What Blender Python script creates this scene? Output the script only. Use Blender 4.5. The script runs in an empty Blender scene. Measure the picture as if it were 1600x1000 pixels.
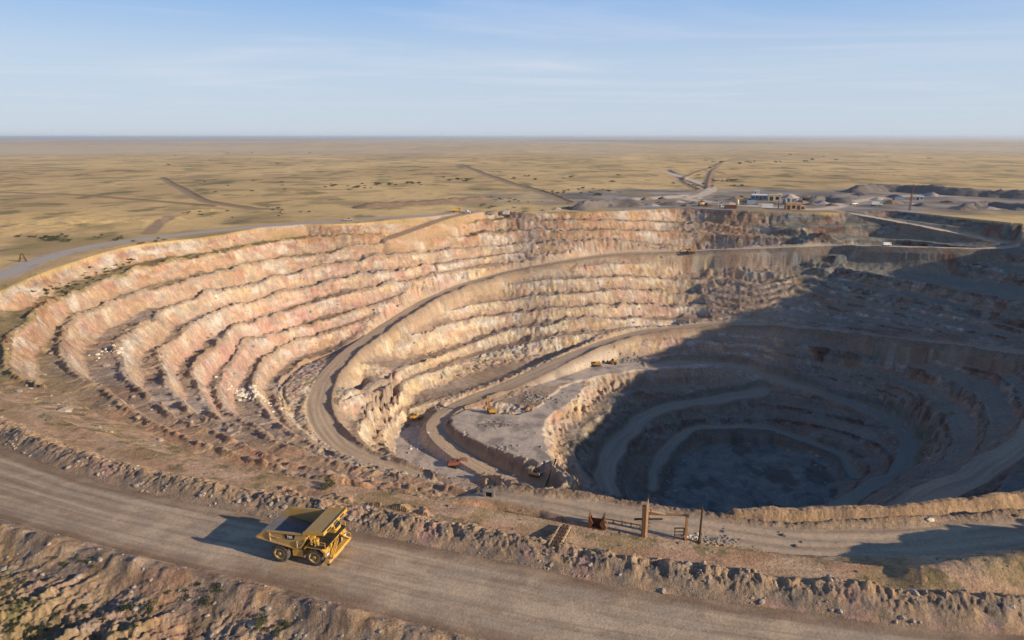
import bpy, bmesh, math, random
import numpy as np
from mathutils import Vector, Matrix
R = math.radians
scene = bpy.context.scene
COL = scene.collection
H = 55.0
F = 1066.67
PITCH = R(15.0)
rng = np.random.default_rng(7)
random.seed(7)

# ------------------------------------------------------------------ survey: sight line + elevation -> ground point
def U(px, py, z=0.0):
    a = (px - 800.0) / F
    b = (py - 500.0) / F
    dy = math.cos(PITCH) - b * math.sin(PITCH)
    dz = -math.sin(PITCH) - b * math.cos(PITCH)
    t = (z - H) / dz
    return (a * t, dy * t, z)

def poly(pts, z=None):
    """survey points (px, py[, z]) or ('w', x, y, z) -> Nx3 array"""
    out = []
    for p in pts:
        if p[0] == 'w':
            out.append((p[1], p[2], p[3] if len(p) > 3 else z))
        else:
            out.append(U(p[0], p[1], p[2] if len(p) > 2 else z))
    return np.array(out, float)

def smooth_line(P, step=4.0):
    """Catmull-Rom resample of an NxK line"""
    P = np.asarray(P, float)
    Q = np.vstack([2 * P[0] - P[1], P, 2 * P[-1] - P[-2]])
    res = []
    for i in range(1, len(Q) - 2):
        p0, p1, p2, p3 = Q[i - 1], Q[i], Q[i + 1], Q[i + 2]
        n = max(1, int(np.linalg.norm((p2 - p1)[:2]) / step))
        for t in np.arange(n) / n:
            m1 = (p2 - p0) * .5; m2 = (p3 - p1) * .5
            lim = np.linalg.norm((p2 - p1)[:2]) * 1.2
            for m in (m1, m2):
                l = np.linalg.norm(m[:2])
                if l > lim: m *= lim / l
            h00 = 2*t**3 - 3*t**2 + 1; h10 = t**3 - 2*t**2 + t
            h01 = -2*t**3 + 3*t**2; h11 = t**3 - t**2
            res.append(h00*p1 + h10*m1 + h01*p2 + h11*m2)
    res.append(P[-1])
    return np.array(res)

# ------------------------------------------------------------------ noise
def _hash(ix, iy, seed):
    h = (ix.astype(np.int64) * 374761393 + iy.astype(np.int64) * 668265263 + seed * 1274126177) & 0xffffffff
    h = ((h ^ (h >> 13)) * 1274126177) & 0xffffffff
    return (h ^ (h >> 16))
_G = np.array([(math.cos(i * math.pi / 32), math.sin(i * math.pi / 32)) for i in range(64)], np.float32)
def noise(x, y, seed=0):
    x = np.asarray(x, np.float64); y = np.asarray(y, np.float64)
    xi = np.floor(x); yi = np.floor(y)
    fx = (x - xi).astype(np.float32); fy = (y - yi).astype(np.float32)
    xi = xi.astype(np.int64); yi = yi.astype(np.int64)
    u = fx*fx*fx*(fx*(fx*6-15)+10); v = fy*fy*fy*(fy*(fy*6-15)+10)
    def g(dx, dy):
        gr = _G[_hash(xi + dx, yi + dy, seed) & 63]
        return gr[..., 0]*(fx-dx) + gr[..., 1]*(fy-dy)
    n00, n10, n01, n11 = g(0, 0), g(1, 0), g(0, 1), g(1, 1)
    a = n00 + u*(n10-n00); b = n01 + u*(n11-n01)
    return (a + v*(b-a)) * 1.5
def fbm(x, y, oct=4, seed=0, gain=.5, lac=2.03):
    s = 0; a = 1; tot = 0
    for i in range(oct):
        s = s + a*noise(x*lac**i + 17.3*i, y*lac**i - 9.1*i, seed+i); tot += a; a *= gain
    return s / tot * 1.4
def ridge(x, y, oct=3, seed=0):
    s = 0; a = 1; tot = 0
    for i in range(oct):
        s = s + a*(1 - 2*np.abs(noise(x*2.1**i, y*2.1**i, seed+i))); tot += a; a *= .5
    return s / tot
def blocks(x, y, seed=0):
    """broken-rock facets: height per Voronoi cell with a tilt of its own"""
    xi = np.floor(x).astype(np.int64); yi = np.floor(y).astype(np.int64)
    best = np.full(x.shape, 9.); val = np.zeros(x.shape)
    for dx in (-1, 0, 1):
        for dy in (-1, 0, 1):
            h = _hash(xi+dx, yi+dy, seed); px = xi+dx+(h & 255)/255.; py = yi+dy+((h >> 8) & 255)/255.
            ex = x-px; ey = y-py; d = ex*ex+ey*ey; m = d < best
            best = np.where(m, d, best)
            val = np.where(m, ((h >> 16) & 255)/255.-.5+ex*(((h >> 20) & 15)/15.-.5)*1.2+ey*(((h >> 4) & 15)/15.-.5)*1.2, val)
    return val
def sstep(a, b, x):
    t = np.clip((x-a)/(b-a), 0, 1); return t*t*(3-2*t)
def lerp(a, b, t): return a + (b-a)*t

# ------------------------------------------------------------------ survey lines of the pit
LV = np.array([0, -7.5, -15, -22.5, -30, -37.5, -45, -52.5, -60, -67.5, -76, -85, -94, -104.])
lines = []     # (Nx3) elevation constraints
ulines = []    # (Nx3) level-number constraints
def proj(x, y, z):
    zc = y*math.cos(PITCH)-(z-H)*math.sin(PITCH); yc = -(y*math.sin(PITCH)+(z-H)*math.cos(PITCH))
    return 800+F*x/zc, 500+F*yc/zc
def wall_z(px, py, m=.6):
    """elevation at which a sight line meets a far wall of overall slope m below the rim"""
    a = (py-500)/F
    tn = (math.sin(PITCH)+a*math.cos(PITCH))/(math.cos(PITCH)-a*math.sin(PITCH))
    return -(np.interp(px, rim_px, rim_y)-H/tn)/(1/tn+1/m)
def L(pts, z=None, step=4.0, u=None):
    q = []
    for p in pts:
        if u is not None and u in (1, 2, 3, 4, 5, 6, 7, 8, 9) and p[0] != 'w' and len(p) == 2:
            wt = sstep(330, 560, p[0])*sstep(620, 540, p[1])*(1-sstep(1250, 1340, p[0]))
            p = (p[0], p[1], z+(min(wall_z(*p), -2)-z)*wt)
        q.append(p)
    P = smooth_line(poly(q, z), step)
    lines.append(P)
    if u is None: u = float(np.interp(-z, -LV, np.arange(len(LV))))
    W = P.copy(); W[:, 2] = -u; ulines.append(W)
# rim (0 m)
L([(1600,350),(1500,340),(1385,329),(1300,333),(1200,331),(1150,329),(1060,325),(980,329),(900,332),(830,332),(780,330),(720,334),(680,339),(640,343),(600,346),(560,349),(520,350.5),(480,350.5),(430,352),(400,357),
   (345,367),(300,373),(230,381),(185,389),(140,402),(100,415),(60,430),(20,446),(0,455),('w',-203,215),('w',-198,180),('w',-180,156),('w',-150,140),(0,643),(100,692),(200,726),(300,752),(400,771),(500,783),
   (600,794),(700,815),(800,838),(900,854),(1000,866),(1100,874),(1200,884),(1300,893),(1400,897),(1500,891),(1600,882),('w',110,90),('w',170,105),('w',240,140),('w',300,190),('w',335,255),('w',352,330),('w',372,400),('w',395,470)], 0.0, u=0)
rim_px, rim_y = zip(*sorted((proj(*p)[0], p[1]) for p in lines[0][:int(len(lines[0])*.55)] if p[1] > 200)); rim_px, rim_y = np.array(rim_px), np.array(rim_y)
_g = np.linspace(100, 1500, 281); _h = np.interp(_g, rim_px, rim_y); _k = np.hanning(31); _h = np.convolve(np.pad(_h, 15, 'edge'), _k/_k.sum(), 'valid'); rim_px, rim_y = _g, _h
# C1
L([(1300,362),(1200,355),(1140,351),(1050,347),(1000,345),(900,344),(830,343),(790,341),(750,346),(700,355),(650,367),(600,371),(550,368),(512,369),(440,377),(400,384),(370,390),(320,400),(275,408),(230,418),(190,430),
   (150,446),(115,460),(90,470),(68,484),(45,505),(28,520),(20,535),(20,558),(26,577),(40,590),(80,606),(118,620),(140,640),(170,653),(200,661),(247,680),(300,707),(362,725),(400,732),(450,741),(520,753)], -7.5, u=1)
# C2
L([(1310,374),(1250,372),(1200,370),(1150,366),(1100,364),(1050,362),(1000,361),(950,360),(900,360),(850,359),(800,361),(700,371),(640,377),(600,381),(550,388),(487,401),(437,406),(400,413),(380,419),(340,427),(300,436),(260,448),(220,458),
   (190,468),(155,482),(130,497),(118,506),(103,525),(100,540),(103,558),(112,575),(135,590),(165,605),(207,637),(240,657),(290,680),(330,695),(400,716),(460,735),(520,749)], -15, u=2)
# C3
L([(1030,386),(1000,380),(950,377),(900,376),(850,378),(800,382),(740,387),(680,391),(625,397),(570,405),(525,414),(450,430),(400,442),(360,452),(320,462),(290,470),(270,480),(245,496),(225,510),(205,520),(191,533),(191,550),
   (196,578),(217,604),(240,622),(262,642),(287,657),(320,668),(350,678),(400,702),(462,723),(512,737),(600,752),(700,772),(800,790),(1000,808),(1200,822),(1400,826),(1500,815),('w',95,116),('w',150,134),('w',215,168),('w',268,212),('w',297,260),('w',312,320),('w',316,370),(1600,428),(1540,415),(1465,402),(1400,396),(1360,393),(1320,399),(1285,407),(1250,411),(1200,406.5),(1142,402.5),(1075,399.5)], -22.5, u=3)
# C4 upper, then below the road
L([(860,398),(800,397),(740,405),(675,413),(625,421),(575,428),(530,437),(480,450),(440,459),(400,470),(365,480),(327,495),(302,508),(280,525),(262,539),(248,553),(255,567),(262,587),(268,608),(285,623),(305,645),(340,657),(400,668),(425,682),
   (455,695),(500,711),(550,724),(600,736),(650,745),(700,758),(800,785),(1000,803),(1200,816),(1400,818)], -30, u=4)
L([(900,415),(950,412),(1000,411),(1075,413),(1112,415),(1150,419),(1200,423),(1225,426),(1265,420),(1310,419),(1375,430),(1465,446),(1600,471),('w',292,352),('w',294,310),('w',285,262),('w',258,215),('w',205,172),('w',150,144)], -30, u=4)
# C5
L([(780,415),(725,420),(675,430),(650,435),(612,443),(575,453),(540,459),(475,480),(400,502),(375,511),(360,523),(345,538),(325,552),(312,566),(303,574),(305,586),(317,600),(322,618),(332,640),(345,655),(370,665),(400,671),(430,686),(500,712),(600,738),(700,760),(800,787)], -37.5, u=5)
L([(800,445),(850,438),(900,435),(950,433),(1000,433),(1050,435),(1100,437),(1150,440),(1190,446),(1225,437),(1257,433),(1312,444),(1360,451),(1442,470),(1550,486),(1600,501)], -37.5, u=5)
# C6
L([(670,458),(625,468),(580,480),(520,500),(450,519),(400,530),(380,545),(362,567),(348,585),(342,610),(350,632),(370,650),(400,664),(430,682),(500,709),(600,737),(700,759)], -45, u=6)
L([(700,487),(740,476),(800,469),(850,462),(912,456),(975,452),(1025,455),(1075,459),(1125,463),(1160,467),(1205,462),(1240,452),(1317,469),(1415,491),(1467,506),(1550,522),(1600,536)], -45, u=6)
# C7
L([(622,490),(580,500),(540,512),(500,523),(460,536),(437,548),(415,567),(402,582),(401,600),(405,622),(420,641),(445,665),(485,689),(530,707),(600,730),(700,757)], -52.5, u=7)
L([(575,553),(620,534),(660,520),(700,505),(740,497),(800,492),(860,484),(925,480),(975,475),(1025,477),(1075,480),(1130,484),(1180,487),(1215,478),(1250,478),(1290,488),(1340,500)], -52.5, u=7)
# C8
L([(600,515),(560,535),(520,553),(480,567),(455,583),(436,600),(434,625),(445,650),(470,675),(500,695),(540,712),(600,732),(700,758)], -59, u=8)
L([(534,625),(560,613),(590,600),(640,575),(690,557),(740,538),(800,516),(850,508),(900,501),(960,498),(1010,499),(1060,501)], -60, u=8)
# C9
L([(575,640),(585,620),(610,603),(660,585),(700,572),(750,555),(800,541),(850,528),(900,522),(940,521)], -67.5, u=9)
L([(575,640),(560,665),(570,690),(600,715),(640,735),(700,758)], -67.5, u=9)
# lower: crest of the deep pit and its second step
L([(1130,571),(1075,569),(1010,575),(985,577),(945,583),(925,590),(915,604),(905,615),(885,632),(862,645),(850,655),(850,675),(856,695),(865,715),(880,730),(905,750),(950,775),(1000,795),(1100,805)], -77.5, u=10)
L([(1000,607),(970,618),(957,626),(945,645),(930,660),(907,680),(894,700),(902,720),(915,740),(945,768),(980,790),(1050,800)], -85, u=11)
L([(620,690),(640,660),(690,690),(745,745),(690,738),(640,722),(620,700)], -85)
L([(1550,575),(1588,606),(1600,636),('w',236,270)], -58, u=8)
L([(1270,577),(1350,588),(1420,613),(1462,650),(1485,678),(1484,700),(1462,725),(1420,762),(1380,795)], -74.5, u=9)
L([(1215,533),(1300,545),(1400,562),(1480,590),(1530,625),(1550,660)], -64, u=8.5)
# roads (centre): px, py, z, half width
NMR = 33
ROADS = {
 'upper_ramp': (poly([(1285,326,0),(1310,330,-.5),(1340,335,-1.5),(1400,346,-4.5),(1450,355,-6.5),(1500,365,-9),(1545,375,-11.5),(1572,381,-13)]), 5.0),
 'main_ramp': (poly([(1585,386,-13.6),(1540,388.5,-14.2),(1450,386.5,-15),(1350,383.5,-16.5),(1300,383.5,-18.2),(1250,386,-19.5),(1200,387.5,-21),(1150,389,-22.5),(1100,391,-24.5),(1050,393,-26),(1000,394.5,-26.5),(960,397,-27.2),(920,402,-28.2),(880,409,-29.7),
   (840,416,-32),(800,424,-35),(760,435,-38),(720,447,-40.5),(690,460,-42.5),(660,474,-44.8),(632,491,-47.6),(607,507,-50),(578,527,-52.7),(550,547,-55),(530,566,-57),(512,587,-59),(501,610,-60),(496,635,-61),(503,660,-62),(521,685,-63),(552,710,-64),(590,727,-65),(650,748,-66)]), np.interp(np.arange(NMR), [0, 10, 20, 32], [3.4, 3.8, 4.6, 5.0])),
 'second_ramp': (poly([('w',262,236,-37),('w',272,262,-41),('w',268,292,-45),(1600,555,-48),(1500,540,-51),(1400,529,-54),(1300,517,-57),(1200,508,-60),(1150,507,-61.5),(1100,508,-63),(1050,513.5,-64.5),(1000,520,-66),(950,534,-68),(900,553,-70),(860,571,-72),(820,590,-74),
   (780,607,-75.5),(740,622,-77),(708,637,-78.5),(688,651,-79.5),(680,667,-80.5),(692,687,-81.5),(722,711,-83),(762,734,-84.5),(805,755,-86),(850,775,-87.5)]), np.interp(np.arange(26), [0, 7, 14, 25], [3.4, 3.6, 4.6, 4.8])),
 'third_ramp': (poly([(1020,572,-77),(1075,567,-77.5),(1150,573,-79),(1200,588,-81),(1265,609,-83),(1325,628,-85),(1375,648,-87),(1405,670,-89),(1420,694,-91),(1419,714,-92),(1406,736,-93),(1372,758,-94),(1330,782,-95),(1270,800,-96)]), 4.2),
 'fourth_ramp': (poly([(1190,611,-86),(1160,616,-87),(1112,625,-88.5),(1062,632,-89.5),(1022,643,-90.5),(1001,656,-91.5),(981,676,-92.5),(962,697,-93.5),(950,720,-94),(945,750,-95),(955,780,-96)]), 4.8),
 'lowest_ramp': (poly([(1020,765,-103),(1028,730,-101.5),(1042,703,-100),(1062,681,-98.5),(1085,671,-97.5),(1130,667,-97),(1200,670,-98),(1237,680,-99.5),(1275,695,-101),(1307,708,-102),(1328,724,-103),(1335,748,-103.8)]), 2.6),
 'wall_ramp': (poly([('w',268,290,-46),('w',240,272,-51),(1600,690,-60),(1560,718,-64),(1520,745,-68),(1475,766,-72),(1400,800,-79)]), 6.0),
}
for k, (P, w) in ROADS.items():
    lines.append(smooth_line(P, 4))
    if k in ('third_ramp', 'fourth_ramp', 'lowest_ramp'):
        W = smooth_line(P, 4); W[:, 2] = -np.interp(-W[:, 2], -LV, np.arange(len(LV))); ulines.append(W)
# hidden near wall, floor
for z, dy in ((-45, 22), (-60, 24), (-76, 26), (-92, 28)):
    L([(800,768+dy),(900,778+dy),(1000,785+dy),(1100,790+dy),(1200,796+dy),(1320,800+dy)], z)
FLOOR = poly([(1030,800),(1036,760),(1046,728),(1085,705),(1130,692),(1180,690),(1235,700),(1280,717),(1300,742),(1300,775),(1290,815),(1150,825)], -104)
lines.append(smooth_line(np.vstack([FLOOR, FLOOR[:1]]), 4)); ulines.append(lines[-1]*[1, 1, 0]-[0, 0, 13.0])
L([('w',225,215),('w',200,196),('w',160,180),('w',130,170)], -52.5, u=7)
# near ramp below the haul road
ROADS['near_ramp'] = (poly([(610,752,-5.2),(650,757,-4.4),(700,763,-4.2),(775,775,-5),(850,787,-5),(887,793,-5),(940,805,-5),(1000,815,-5),(1075,824,-5),(1150,835,-5),(1225,846,-5),(1300,849,-5),(1356,848,-5),(1434,847,-5),(1590,834,-5),('w',130,96,-4),('w',200,118,-3)]),
   np.array([1.0,1.2,1.6,1.7,2.0,3.0,4.2,4.2,3.9,3.3,3.7,3.9,3.9,4.3,4.0,4.5,4.5]))

# ------------------------------------------------------------------ smooth base surface by relaxation
X0, X1, Y0, Y1 = -320, 440, 40, 680
NX, NY = X1-X0, Y1-Y0
def down(a, f): return a.reshape(a.shape[0]//f, f, a.shape[1]//f, f).sum((1, 3))
def relax(lns):
    cs = np.zeros((NY, NX)); cn = np.zeros((NY, NX))
    for P in lns:
        D = smooth_line(P, 0.5)
        ix = np.floor(D[:, 0]-X0).astype(int); iy = np.floor(D[:, 1]-Y0).astype(int)
        ok = (ix >= 0) & (ix < NX) & (iy >= 0) & (iy < NY)
        np.add.at(cs, (iy[ok], ix[ok]), D[ok, 2]); np.add.at(cn, (iy[ok], ix[ok]), 1)
    S = None
    for f, it in ((8, 500), (4, 400), (2, 300), (1, 220)):
        s_, n_ = down(cs, f), down(cn, f)
        M = n_ > 0
        V = np.where(M, s_/np.maximum(n_, 1), 0)
        S = np.zeros_like(V) if S is None else np.repeat(np.repeat(S, 2, 0), 2, 1)
        S[M] = V[M]
        for _ in range(it):
            S[1:-1, 1:-1] = (S[:-2, 1:-1]+S[2:, 1:-1]+S[1:-1, :-2]+S[1:-1, 2:])*.25
            S[M] = V[M]
            S[0] = S[-1] = 0; S[:, 0] = S[:, -1] = 0
    return S
def blur(a, n):
    for _ in range(n):
        b = a.copy()
        b[1:-1] = (a[:-2]+2*a[1:-1]+a[2:])*.25
        a = b.copy()
        a[:, 1:-1] = (b[:, :-2]+2*b[:, 1:-1]+b[:, 2:])*.25
    return a
S = blur(relax(lines), 3)
UF = blur(relax(ulines), 3)     # level number, negative downwards
gy_, gx_ = np.gradient(UF)
GX, GY = blur(gx_, 4), blur(gy_, 4)
def samp(A, x, y):
    u = np.clip(x-X0-.5, 0, NX-1.001); v = np.clip(y-Y0-.5, 0, NY-1.001)
    i = np.floor(u).astype(int); j = np.floor(v).astype(int)
    fu = u-i; fv = v-j
    return ((A[j, i]*(1-fu)+A[j, i+1]*fu)*(1-fv) + (A[j+1, i]*(1-fu)+A[j+1, i+1]*fu)*fv)

def line_field(P, x, y, margin):
    """P: Nx3+ line. -> d (signed, + on the left of travel), s, interpolated columns 2.., for points within margin"""
    n = len(x); d = np.full(n, 1e9); sg = np.ones(n); s = np.zeros(n); att = np.zeros((n, P.shape[1]-2))
    lo = P[:, :2].min(0)-margin; hi = P[:, :2].max(0)+margin
    idx = np.nonzero((x > lo[0]) & (x < hi[0]) & (y > lo[1]) & (y < hi[1]))[0]
    xs, ys = x[idx], y[idx]; acc = 0.0
    for a, b in zip(P[:-1], P[1:]):
        v = b-a; l = math.hypot(v[0], v[1])
        if l < 1e-6: continue
        m = np.nonzero((xs > min(a[0], b[0])-margin) & (xs < max(a[0], b[0])+margin) & (ys > min(a[1], b[1])-margin) & (ys < max(a[1], b[1])+margin))[0]
        if len(m):
            px = xs[m]-a[0]; py = ys[m]-a[1]
            t = np.clip((px*v[0]+py*v[1])/(l*l), 0, 1)
            dx = px-t*v[0]; dy = py-t*v[1]
            dd = np.hypot(dx, dy); g = idx[m]
            better = dd < d[g]
            gb = g[better]
            d[gb] = dd[better]; s[gb] = acc+t[better]*l
            sg[gb] = np.sign(v[0]*dy[better]-v[1]*dx[better]+1e-12)
            att[gb] = a[2:]+t[better][:, None]*v[2:]
        acc += l
    return d, sg, s, att

def inpoly(P, x, y):
    c = np.zeros(len(x), bool); n = len(P)
    for i in range(n):
        x1, y1 = P[i][:2]; x2, y2 = P[i-1][:2]
        k = ((y1 > y) != (y2 > y)) & (x < (x2-x1)*(y-y1)/((y2-y1) if y2 != y1 else 1e-9)+x1)
        c ^= k
    return c
# ------------------------------------------------------------------ terrain function
def srgb(r, g, b):
    c = np.array([r, g, b], float)/255.
    return np.where(c <= .04045, c/12.92, ((c+.055)/1.055)**2.4)
HAUL_FAR = smooth_line(poly([('w',-190,175),('w',-150,146),(-60,668),(0,694),(60,720),(130,745),(200,764),(300,786),(400,806),(500,822),(560,832),(650,850),(800,880),(900,903),(1000,921),(1100,936),(1200,949),(1356,971),(1460,983),(1600,992),('w',85,66),('w',130,60),('w',200,56)], 0.0), 3)
HAUL_NEAR = smooth_line(poly([('w',-215,150),('w',-165,118),(-60,796),(0,810),(70,829),(175,856),(280,883),(385,905),(490,932),(560,949),(640,972),(720,990),(800,1008),(1000,1045),(1200,1075),(1400,1100),('w',60,50),('w',120,44),('w',200,40)], 0.0), 3)
RIM_ROAD = smooth_line(poly([('w',-205,180),('w',-212,230),(0,432),(50,410.5),(100,395),(150,384.5),(200,376.5),(300,364.5),(400,354.5),(500,347),(560,343.5),(600,341),(660,338),(700,335),(740,331)], 0.0), 4)
RIM_SPUR = smooth_line(poly([(a, b, min(-.05, wall_z(a, b))) for a, b in ((735,332),(700,340),(675,348),(650,357),(625,366),(606,373))]), 3)
STOCK_ROAD = smooth_line(poly([(1040,268),(1108,292),(1100,303),(1080,312),(1180,322),(1260,327),(1300,325),(1325,317),(1370,310),(1420,306),(1480,306),(1600,309)], 0.0), 5)
TRACKS = [(smooth_line(poly(p, 0.0), 12), w, dk) for p, w, dk in (
    ([(250,277),(266,287),(281,295),(300,307),(318,315),(345,320),(395,327),(432,330)], 3.0, 1),
    ([(-40,298),(50,303),(110,305),(170,310),(260,317),(330,323)], 1.2, 1),
    ([(640,256),(716,256.5)], 3.0, 0),
    ([(716,257),(745,267),(780,281),(810,291),(850,303),(884,317)], 4.5, 1),
    ([(1128,252),(1118,262),(1112,270),(1110,280),(1107,294)], 4.5, 0),
    ([(1116,262),(1106,272),(1101,283),(1099,295)], 1.5, 1),
    ([(1128,252),(1100,266),(1070,275),(1062,281),(1072,288),(1087,296)], 2.2, 1),
    ([(1128,252),(1150,247),(1180,244)], 4.0, 0),
    ([(1270,265),(1400,275),(1600,279)], 1.5, 1),
    ([(232,365),(246,352),(262,345),(268,340)], 4.0, 0),
)]
RD = {k: smooth_line(np.column_stack([P, np.full(len(P), 1.)*w]) , 3) for k, (P, w) in ROADS.items()}
OUTER_LIP = smooth_line(poly([(1150,789,-4.2),(1200,788,-4),(1260,787,-3.8),(1320,785,-3.6),(1385,783,-3.6),(1470,775,-3.6),(1550,766,-3.4),(1605,757,-3.2),('w',110,112,-3),('w',170,135,-2)]), 3)
PADS = [  # outline, level, bank slope
    (smooth_line(poly([(704,652),(722,642),(748,638),(790,648),(830,642),(858,622),(885,604),(905,597),(912,604),(890,628),(856,652),(849,678),(855,700),(862,722),(874,742),(850,752),(806,742),(756,712),(716,682),(704,652)], -77.8), 3), -77.8, .75, 'pit_floor'),
    (smooth_line(poly([(808,606),(850,590),(880,578),(930,566),(975,560),(1020,563),(1080,566),(1130,571),(1075,573),(1015,576),(985,579),(945,585),(915,592),(885,596),(850,604),(808,606)], -76.6), 3), -76.6, .9, 'pit_floor'),
    (smooth_line(poly([(628,672),(642,664),(660,672),(692,698),(735,735),(747,748),(700,745),(650,729),(622,712),(618,690),(628,672)], -85.5), 3), -85.5, .8, 'pit_floor'),
    (smooth_line(np.vstack([FLOOR, FLOOR[:1]]), 3), -104., .7, 'pit_floor'),
]
RIMPOLY = lines[0]
SHADOW_RIDGES = [(smooth_line(np.array([(430,470,6),(392,420,10),(360,365,16),(348,320,18),(346,250,17),(330,200,15),(290,150,12.)]), 6), 1, 22),  # unseen ridge, added to cast the shadow over the pit
         (smooth_line(np.vstack([poly([(1385,893,0),(1440,888,1.6),(1500,880,2.2),(1600,866,3.0)]), [(82,82,4),(110,88,6),(150,98,8)]]), 3), 1, 3.4)]
PAL = dict(orange=srgb(208,158,116), rust=srgb(180,126,94), pink=srgb(216,170,148), rose=srgb(204,150,130), cream=srgb(226,202,166), yellow=srgb(222,188,128), tan=srgb(190,152,112), grey=srgb(182,162,142),
           dgrey=srgb(120,108,96), brown=srgb(134,100,72), olive=srgb(160,134,86), grass=srgb(232,192,126), grass2=srgb(208,168,108), green=srgb(92,94,50), pale=srgb(214,190,160), road=srgb(198,168,134), roadd=srgb(142,116,90), white=srgb(222,208,188), wine=srgb(112,70,62), rosy=srgb(212,186,146), rim=srgb(186,168,148), track=srgb(172,140,104), teal=srgb(104,122,118), purple=srgb(128,96,92))
def C3(n): return PAL[n][None, :].astype(np.float32)
def mix(c, n, w):
    return c + (C3(n) - c)*np.clip(w, 0, 1)[:, None].astype(np.float32)
def gauss(x, y, cx, cy, r): return np.exp(-((x-cx)**2+(y-cy)**2)/(2*r*r))

def terrain(x, y):
    n = len(x)
    r = np.hypot(x, y)
    reg = np.zeros(n, np.int8)
    UXA = np.zeros(n); UYA = np.zeros(n); ZAA = np.zeros(n); FWA = np.zeros(n)
    inside = inpoly(RIMPOLY, x, y)
    z = np.zeros(n)
    # ---- open plain
    und = sstep(540, 1100, r)
    z += und*(fbm(x/420, y/420, 4, 3)*3.0) * (1+r/6000.)
    pn = fbm(x/70, y/70, 4, 11); pn2 = fbm(x/260, y/420, 4, 23); pn3 = fbm(x/1100, y/2600, 4, 29)
    col = np.repeat(C3('grass'), n, 0)
    col = mix(col, 'grass2', .55+1.0*pn2)
    col = mix(col, 'tan', sstep(.05, .5, pn3)*.55)
    col = mix(col, 'olive', sstep(.0, .45, pn)*.75); col = mix(col, 'tan', sstep(.1, .4, fbm(x/24, y/30, 4, 37))*.4*(1-sstep(900, 1800, r)))
    col = mix(col, 'green', sstep(.22, .62, fbm(x/38, y/60, 4, 31)+.35*pn2)*.65*(1-sstep(1100, 3000, r)))
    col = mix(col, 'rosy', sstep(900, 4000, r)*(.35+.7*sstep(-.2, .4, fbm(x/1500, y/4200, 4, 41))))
    col = col*(1+.10*fbm(x/14, y/22, 4, 43)*(1-sstep(1200, 3000, r))+.08*fbm(x/120, y/500, 4, 45))[:, None]
    col = mix(col, 'green', sstep(.1, .45, fbm(x/4000, y/9000, 4, 47))*sstep(4000, 9000, r)*.5)
    # ---- pit
    ii = np.nonzero(inside | ((x > -225) & (x < 400) & (y > 60) & (y < 620)))[0]
    xs, ys = x[ii], y[ii]
    s0 = samp(S, xs, ys); gx = samp(GX, xs, ys); gy = samp(GY, xs, ys)
    u0 = samp(UF, xs, ys)
    mult = np.where((xs > 132) & (s0 < -40) & (ys > 225), 2., 1.)     # half-height benches on the shaded right wall
    u0 = u0*mult
    g = np.maximum(np.hypot(gx, gy)*mult, .012)
    t = -u0-np.floor(-u0); D = np.minimum(1/g, 50)
    ux, uy = gx/g, gy/g
    qx, qy = xs+ux*t*D, ys+uy*t*D
    # beside a ramp the wall runs straight up to it and down from it, without a bench
    wr = np.zeros(len(xs))
    for nm, P in RD.items():
        if nm == 'near_ramp': continue
        d_, g_, _s, at_ = line_field(P, xs, ys, 26)
        wr = np.maximum(wr, np.where(d_ < 26, np.exp(-(np.maximum(d_-at_[:, 1]-1.0, 0)/6.0)**2), 0))
    qx = qx+(xs-qx)*wr; qy = qy+(ys-qy)*wr
    qx = xs+(qx-xs)*.8; qy = ys+(qy-ys)*.8
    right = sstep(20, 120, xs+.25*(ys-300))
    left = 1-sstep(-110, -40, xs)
    far = sstep(140, 200, ys)
    # broken rock: buttresses and rills that follow the fall line
    P0 = fbm(xs/9, ys/9, 3, 60)
    rough = .8+.9*sstep(-.2, .5, fbm(xs/60, ys/60, 2, 5))
    amp = (.75+.1*right)*rough*far*(1-.3*left) + .3*(1-far)
    dl = amp*(.5*(ridge(qx/13., qy/13., 4, 61)-.25) + .35*(1-.55*left)*(ridge(qx/3.6, qy/3.6, 3, 67)-.25) + 1.0*blocks(qx/7.5+.4*P0, qy/7.5, 68) + .45*blocks(xs/3.1, ys/3.1, 70) + .25*noise(xs/5, ys/5, 69) + 1.5*fbm(xs/26, ys/26, 3, 71))
    shade_right = sstep(0, 45, xs-110-62*sstep(330, 440, ys))  # right wall in shadow; its colours are darkened and tinted below
    dl = dl*(1-.5*shade_right)
    dl = .17*D*np.tanh(dl/(.17*D))
    u1 = np.clip(u0+dl*g*np.clip(g/.033, .2, 1), -13*mult, 0)
    k = np.floor(-u1); t = -u1-k; off = (u1-u0)*D
    za = samp(S, xs+ux*(t*D-off), ys+uy*(t*D-off)); zb_ = samp(S, xs-ux*((1-t)*D+off), ys-uy*((1-t)*D+off))
    za = np.maximum(za, s0); zb_ = np.minimum(zb_, s0)
    h = np.clip(za-zb_, 1.0, 16); za = np.minimum(za, s0+14)
    scree = np.clip(left*.8+.6*sstep(.1, .5, fbm(qx/35, qy/35, 2, 83)), 0, 1)
    fw = lerp(5.2, 5.0, scree)*h/7.5
    a = np.clip(fw/D, .22, .60-.12*left)
    u = t/a
    steep = np.where(u < .72, u/.72*.84, .84+.16*(u-.72)/.28)
    f = np.where(u < 1, lerp(steep, u, scree*.6), 1)
    first = (k == 0) & (ys < 165)
    f = np.where(first, t, f)
    zz = (za-h*f)*(1-wr)+s0*wr
    face = (u < 1) & ~first
    facew = np.maximum(sstep(1.1, .85, u), wr*.9)*(1-first)
    # benches fall slightly towards the wall, windrows at the crest
    dist = (1-t)*D
    bw = np.clip(.6+.9*noise(qx/14, qy/14, 91)+.5*noise(xs/2.2, ys/2.2, 93), 0, 1.3)
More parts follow.
